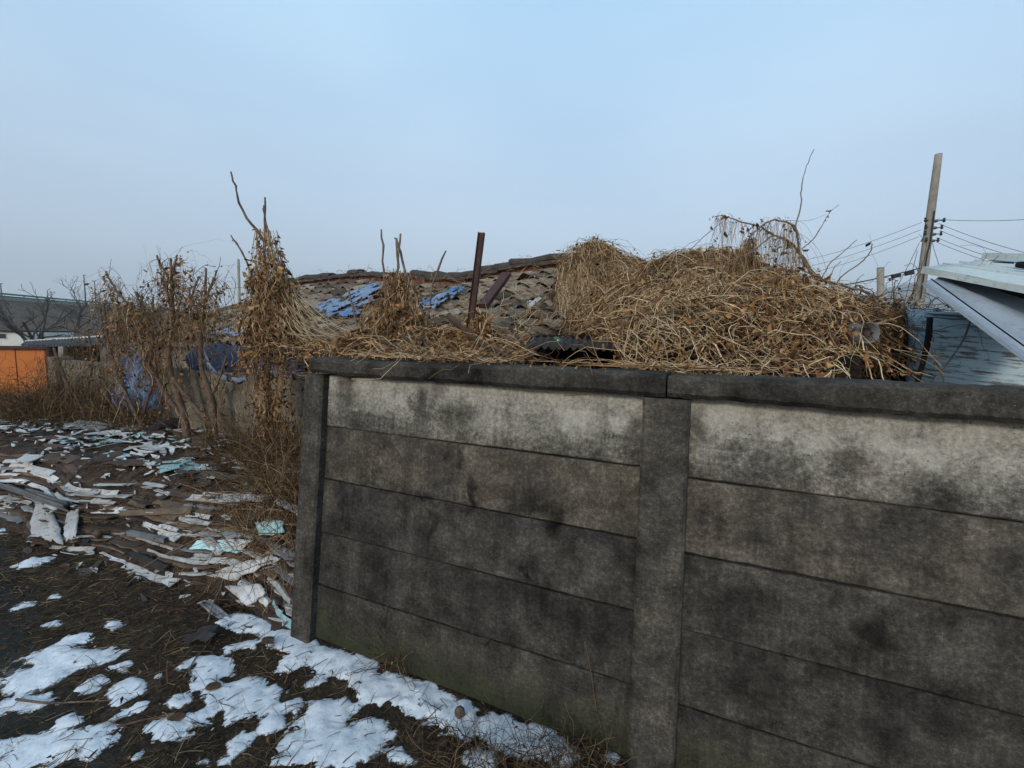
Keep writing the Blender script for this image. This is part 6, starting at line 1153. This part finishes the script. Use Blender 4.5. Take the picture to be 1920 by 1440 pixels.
# stone, slates, dark leaf discs, tyre
def lump(name, c, r, mat_, seed, label, cat, sq=(1, 1, 1), group=None):
    import bmesh
    bm = bmesh.new(); bmesh.ops.create_icosphere(bm, subdivisions=3, radius=1); rr_ = np.random.default_rng(seed); o_ = rr_.uniform(0, 9)
    for v in bm.verts:
        k_ = 1 + 0.5 * float(fbm(v.co.x * 1.5 + o_, v.co.y * 1.5 + v.co.z * 1.1, seed, 3)); v.co = Vector((v.co.x * sq[0], v.co.y * sq[1], v.co.z * sq[2])) * r * k_ + Vector(c)
    me = bpy.data.meshes.new(name); bm.to_mesh(me); bm.free(); return tag(link(name, me, mat_, None, True), label, cat, group)
c = gp(862, 1336, 0.03); lump('stone', (c[0], c[1], 0.035), 0.026, flat_mat('brown_stone', (0.09, 0.07, 0.055), 0.9, 0.4, 20, 0.5, 0.004), 2, 'brown stone on the snow below the left wall bay', 'stone', (1, 0.8, 1.15))
for k, (x, y, lb) in enumerate(((400, 1284, 'upper of two dark flat leaves on the snow'), (330, 1344, 'lower of two dark flat leaves on the snow'), (502, 1196, 'round brown lid on the snow near the wall post'))):
    c = gp(x, y, 0.03); z = float(hlit(np.array([c[0]]), np.array([c[1]]))[0]); lump('flat_leaf', (c[0], c[1], z + 0.004), 0.036, M['leaf_dark'], 5 + k, lb, 'leaf', (1, 0.8, 0.10))
for k, (x, y, a_) in enumerate(((365, 1196, 0.5), (388, 1186, 0.2), (385, 1200, -0.4))):
    c = gp(x, y, 0.03); ax = A3(math.cos(a_), math.sin(a_), 0.1); ay = A3(-math.sin(a_), math.cos(a_), 0.25); o = sheet(None, M['sh_dark'], A3(c[0], c[1], 0.035 + 0.01 * k), ax, ay, 0.10, 0.06, 0.006, 0.002, name='slate', rag=0.3); tag(o, ('leftmost', 'uppermost', 'lowest')[k] + ' of the dark slate shards in front of the heap', 'slate', 'slate shards')
def torus(name, c, R, r, axis, mat_, label, cat):
    axis = axis / np.linalg.norm(axis); u = np.cross(axis, A3(0, 0, 1)); u /= np.linalg.norm(u); w = np.cross(axis, u); V, n1_, n2_ = [], 36, 12
    for i in range(n1_):
        a = 2 * math.pi * i / n1_; rd_ = u * math.cos(a) + w * math.sin(a)
        for j in range(n2_):
            b = 2 * math.pi * j / n2_; sq = 1 if abs(math.sin(b)) < 0.7 else 0.92; V.append(c + rd_ * (R + r * math.cos(b) * sq) + axis * r * 1.2 * math.sin(b) * sq)
    Fc = [(i * n2_ + j, ((i + 1) % n1_) * n2_ + j, ((i + 1) % n1_) * n2_ + (j + 1) % n2_, i * n2_ + (j + 1) % n2_) for i in range(n1_) for j in range(n2_)]
    return tag(MB().add(V, Fc).build(name, mat_, None, True), label, cat)
torus('old_tyre', at(322, 828, 5.45) , 0.22, 0.07, A3(0.75, -0.62, 0.22), flat_mat('tyre_rubber', (0.028, 0.028, 0.03), 0.7, 0.4, 12, 0.3), 'old dark tyre leaning between the bare stems and the block wall', 'tyre')

# ------------------------------------------------------------------ hazy winter air between here and the mountain
hm = bpy.data.materials.new('hazy_air'); hm.use_nodes = True; nt = hm.node_tree; nt.nodes.clear(); ov = nt.nodes.new('ShaderNodeOutputMaterial'); pv = nt.nodes.new('ShaderNodeVolumePrincipled')
pv.inputs['Color'].default_value = (0.92, 0.945, 0.975, 1); pv.inputs['Density'].default_value = 0.00055; nt.links.new(pv.outputs[0], ov.inputs['Volume'])
haze = MB().box(-1960, 3300, -80, 2400, -15, 262).build('haze', hm); tag(haze, 'thin pale winter haze over the whole place', 'haze', None, 'stuff')

gb_n = 4200; cx_ = np.c_[rw.uniform(-3.6, 0.7, gb_n), rw.uniform(1.3, 3.4, gb_n)]; sf_, sz_ = snow_at(cx_[:, 0], cx_[:, 1]); kq_ = (rw.random(gb_n) < np.where(sf_ > 0.3, 0.12, 1.0)) & (fbm(cx_[:, 0] * 2.5, cx_[:, 1] * 2.5, 99, 3) > -0.04) & (road_d(cx_[:, 0], cx_[:, 1]) < 0.25) & (((cx_[:, 0] - WX) * nW[0] + (cx_[:, 1] - WY) * nW[1] < -0.24) | (cx_[:, 0] < -1.35)); cx_ = cx_[kq_]
st = np.c_[cx_, hlit(cx_[:, 0], cx_[:, 1]) - 0.005]; D = rw.normal(0, 0.8, st.shape); D[:, 2] = np.abs(D[:, 2]) * 0.5 + 0.35; P = drape(st, D, 5, rw.uniform(0.005, 0.016, len(st)), 0.18, 0.12, None, 0, rw); P[..., 2] = np.maximum(P[..., 2], P[:, :1, 2])
o = link('dead_grass', strands_mesh('dead_grass', P, rw.uniform(0.0006, 0.0014, len(P))), M['twig']); tag(o, 'short dead grass blades poking through the snow and soil', 'grass', None, 'stuff')
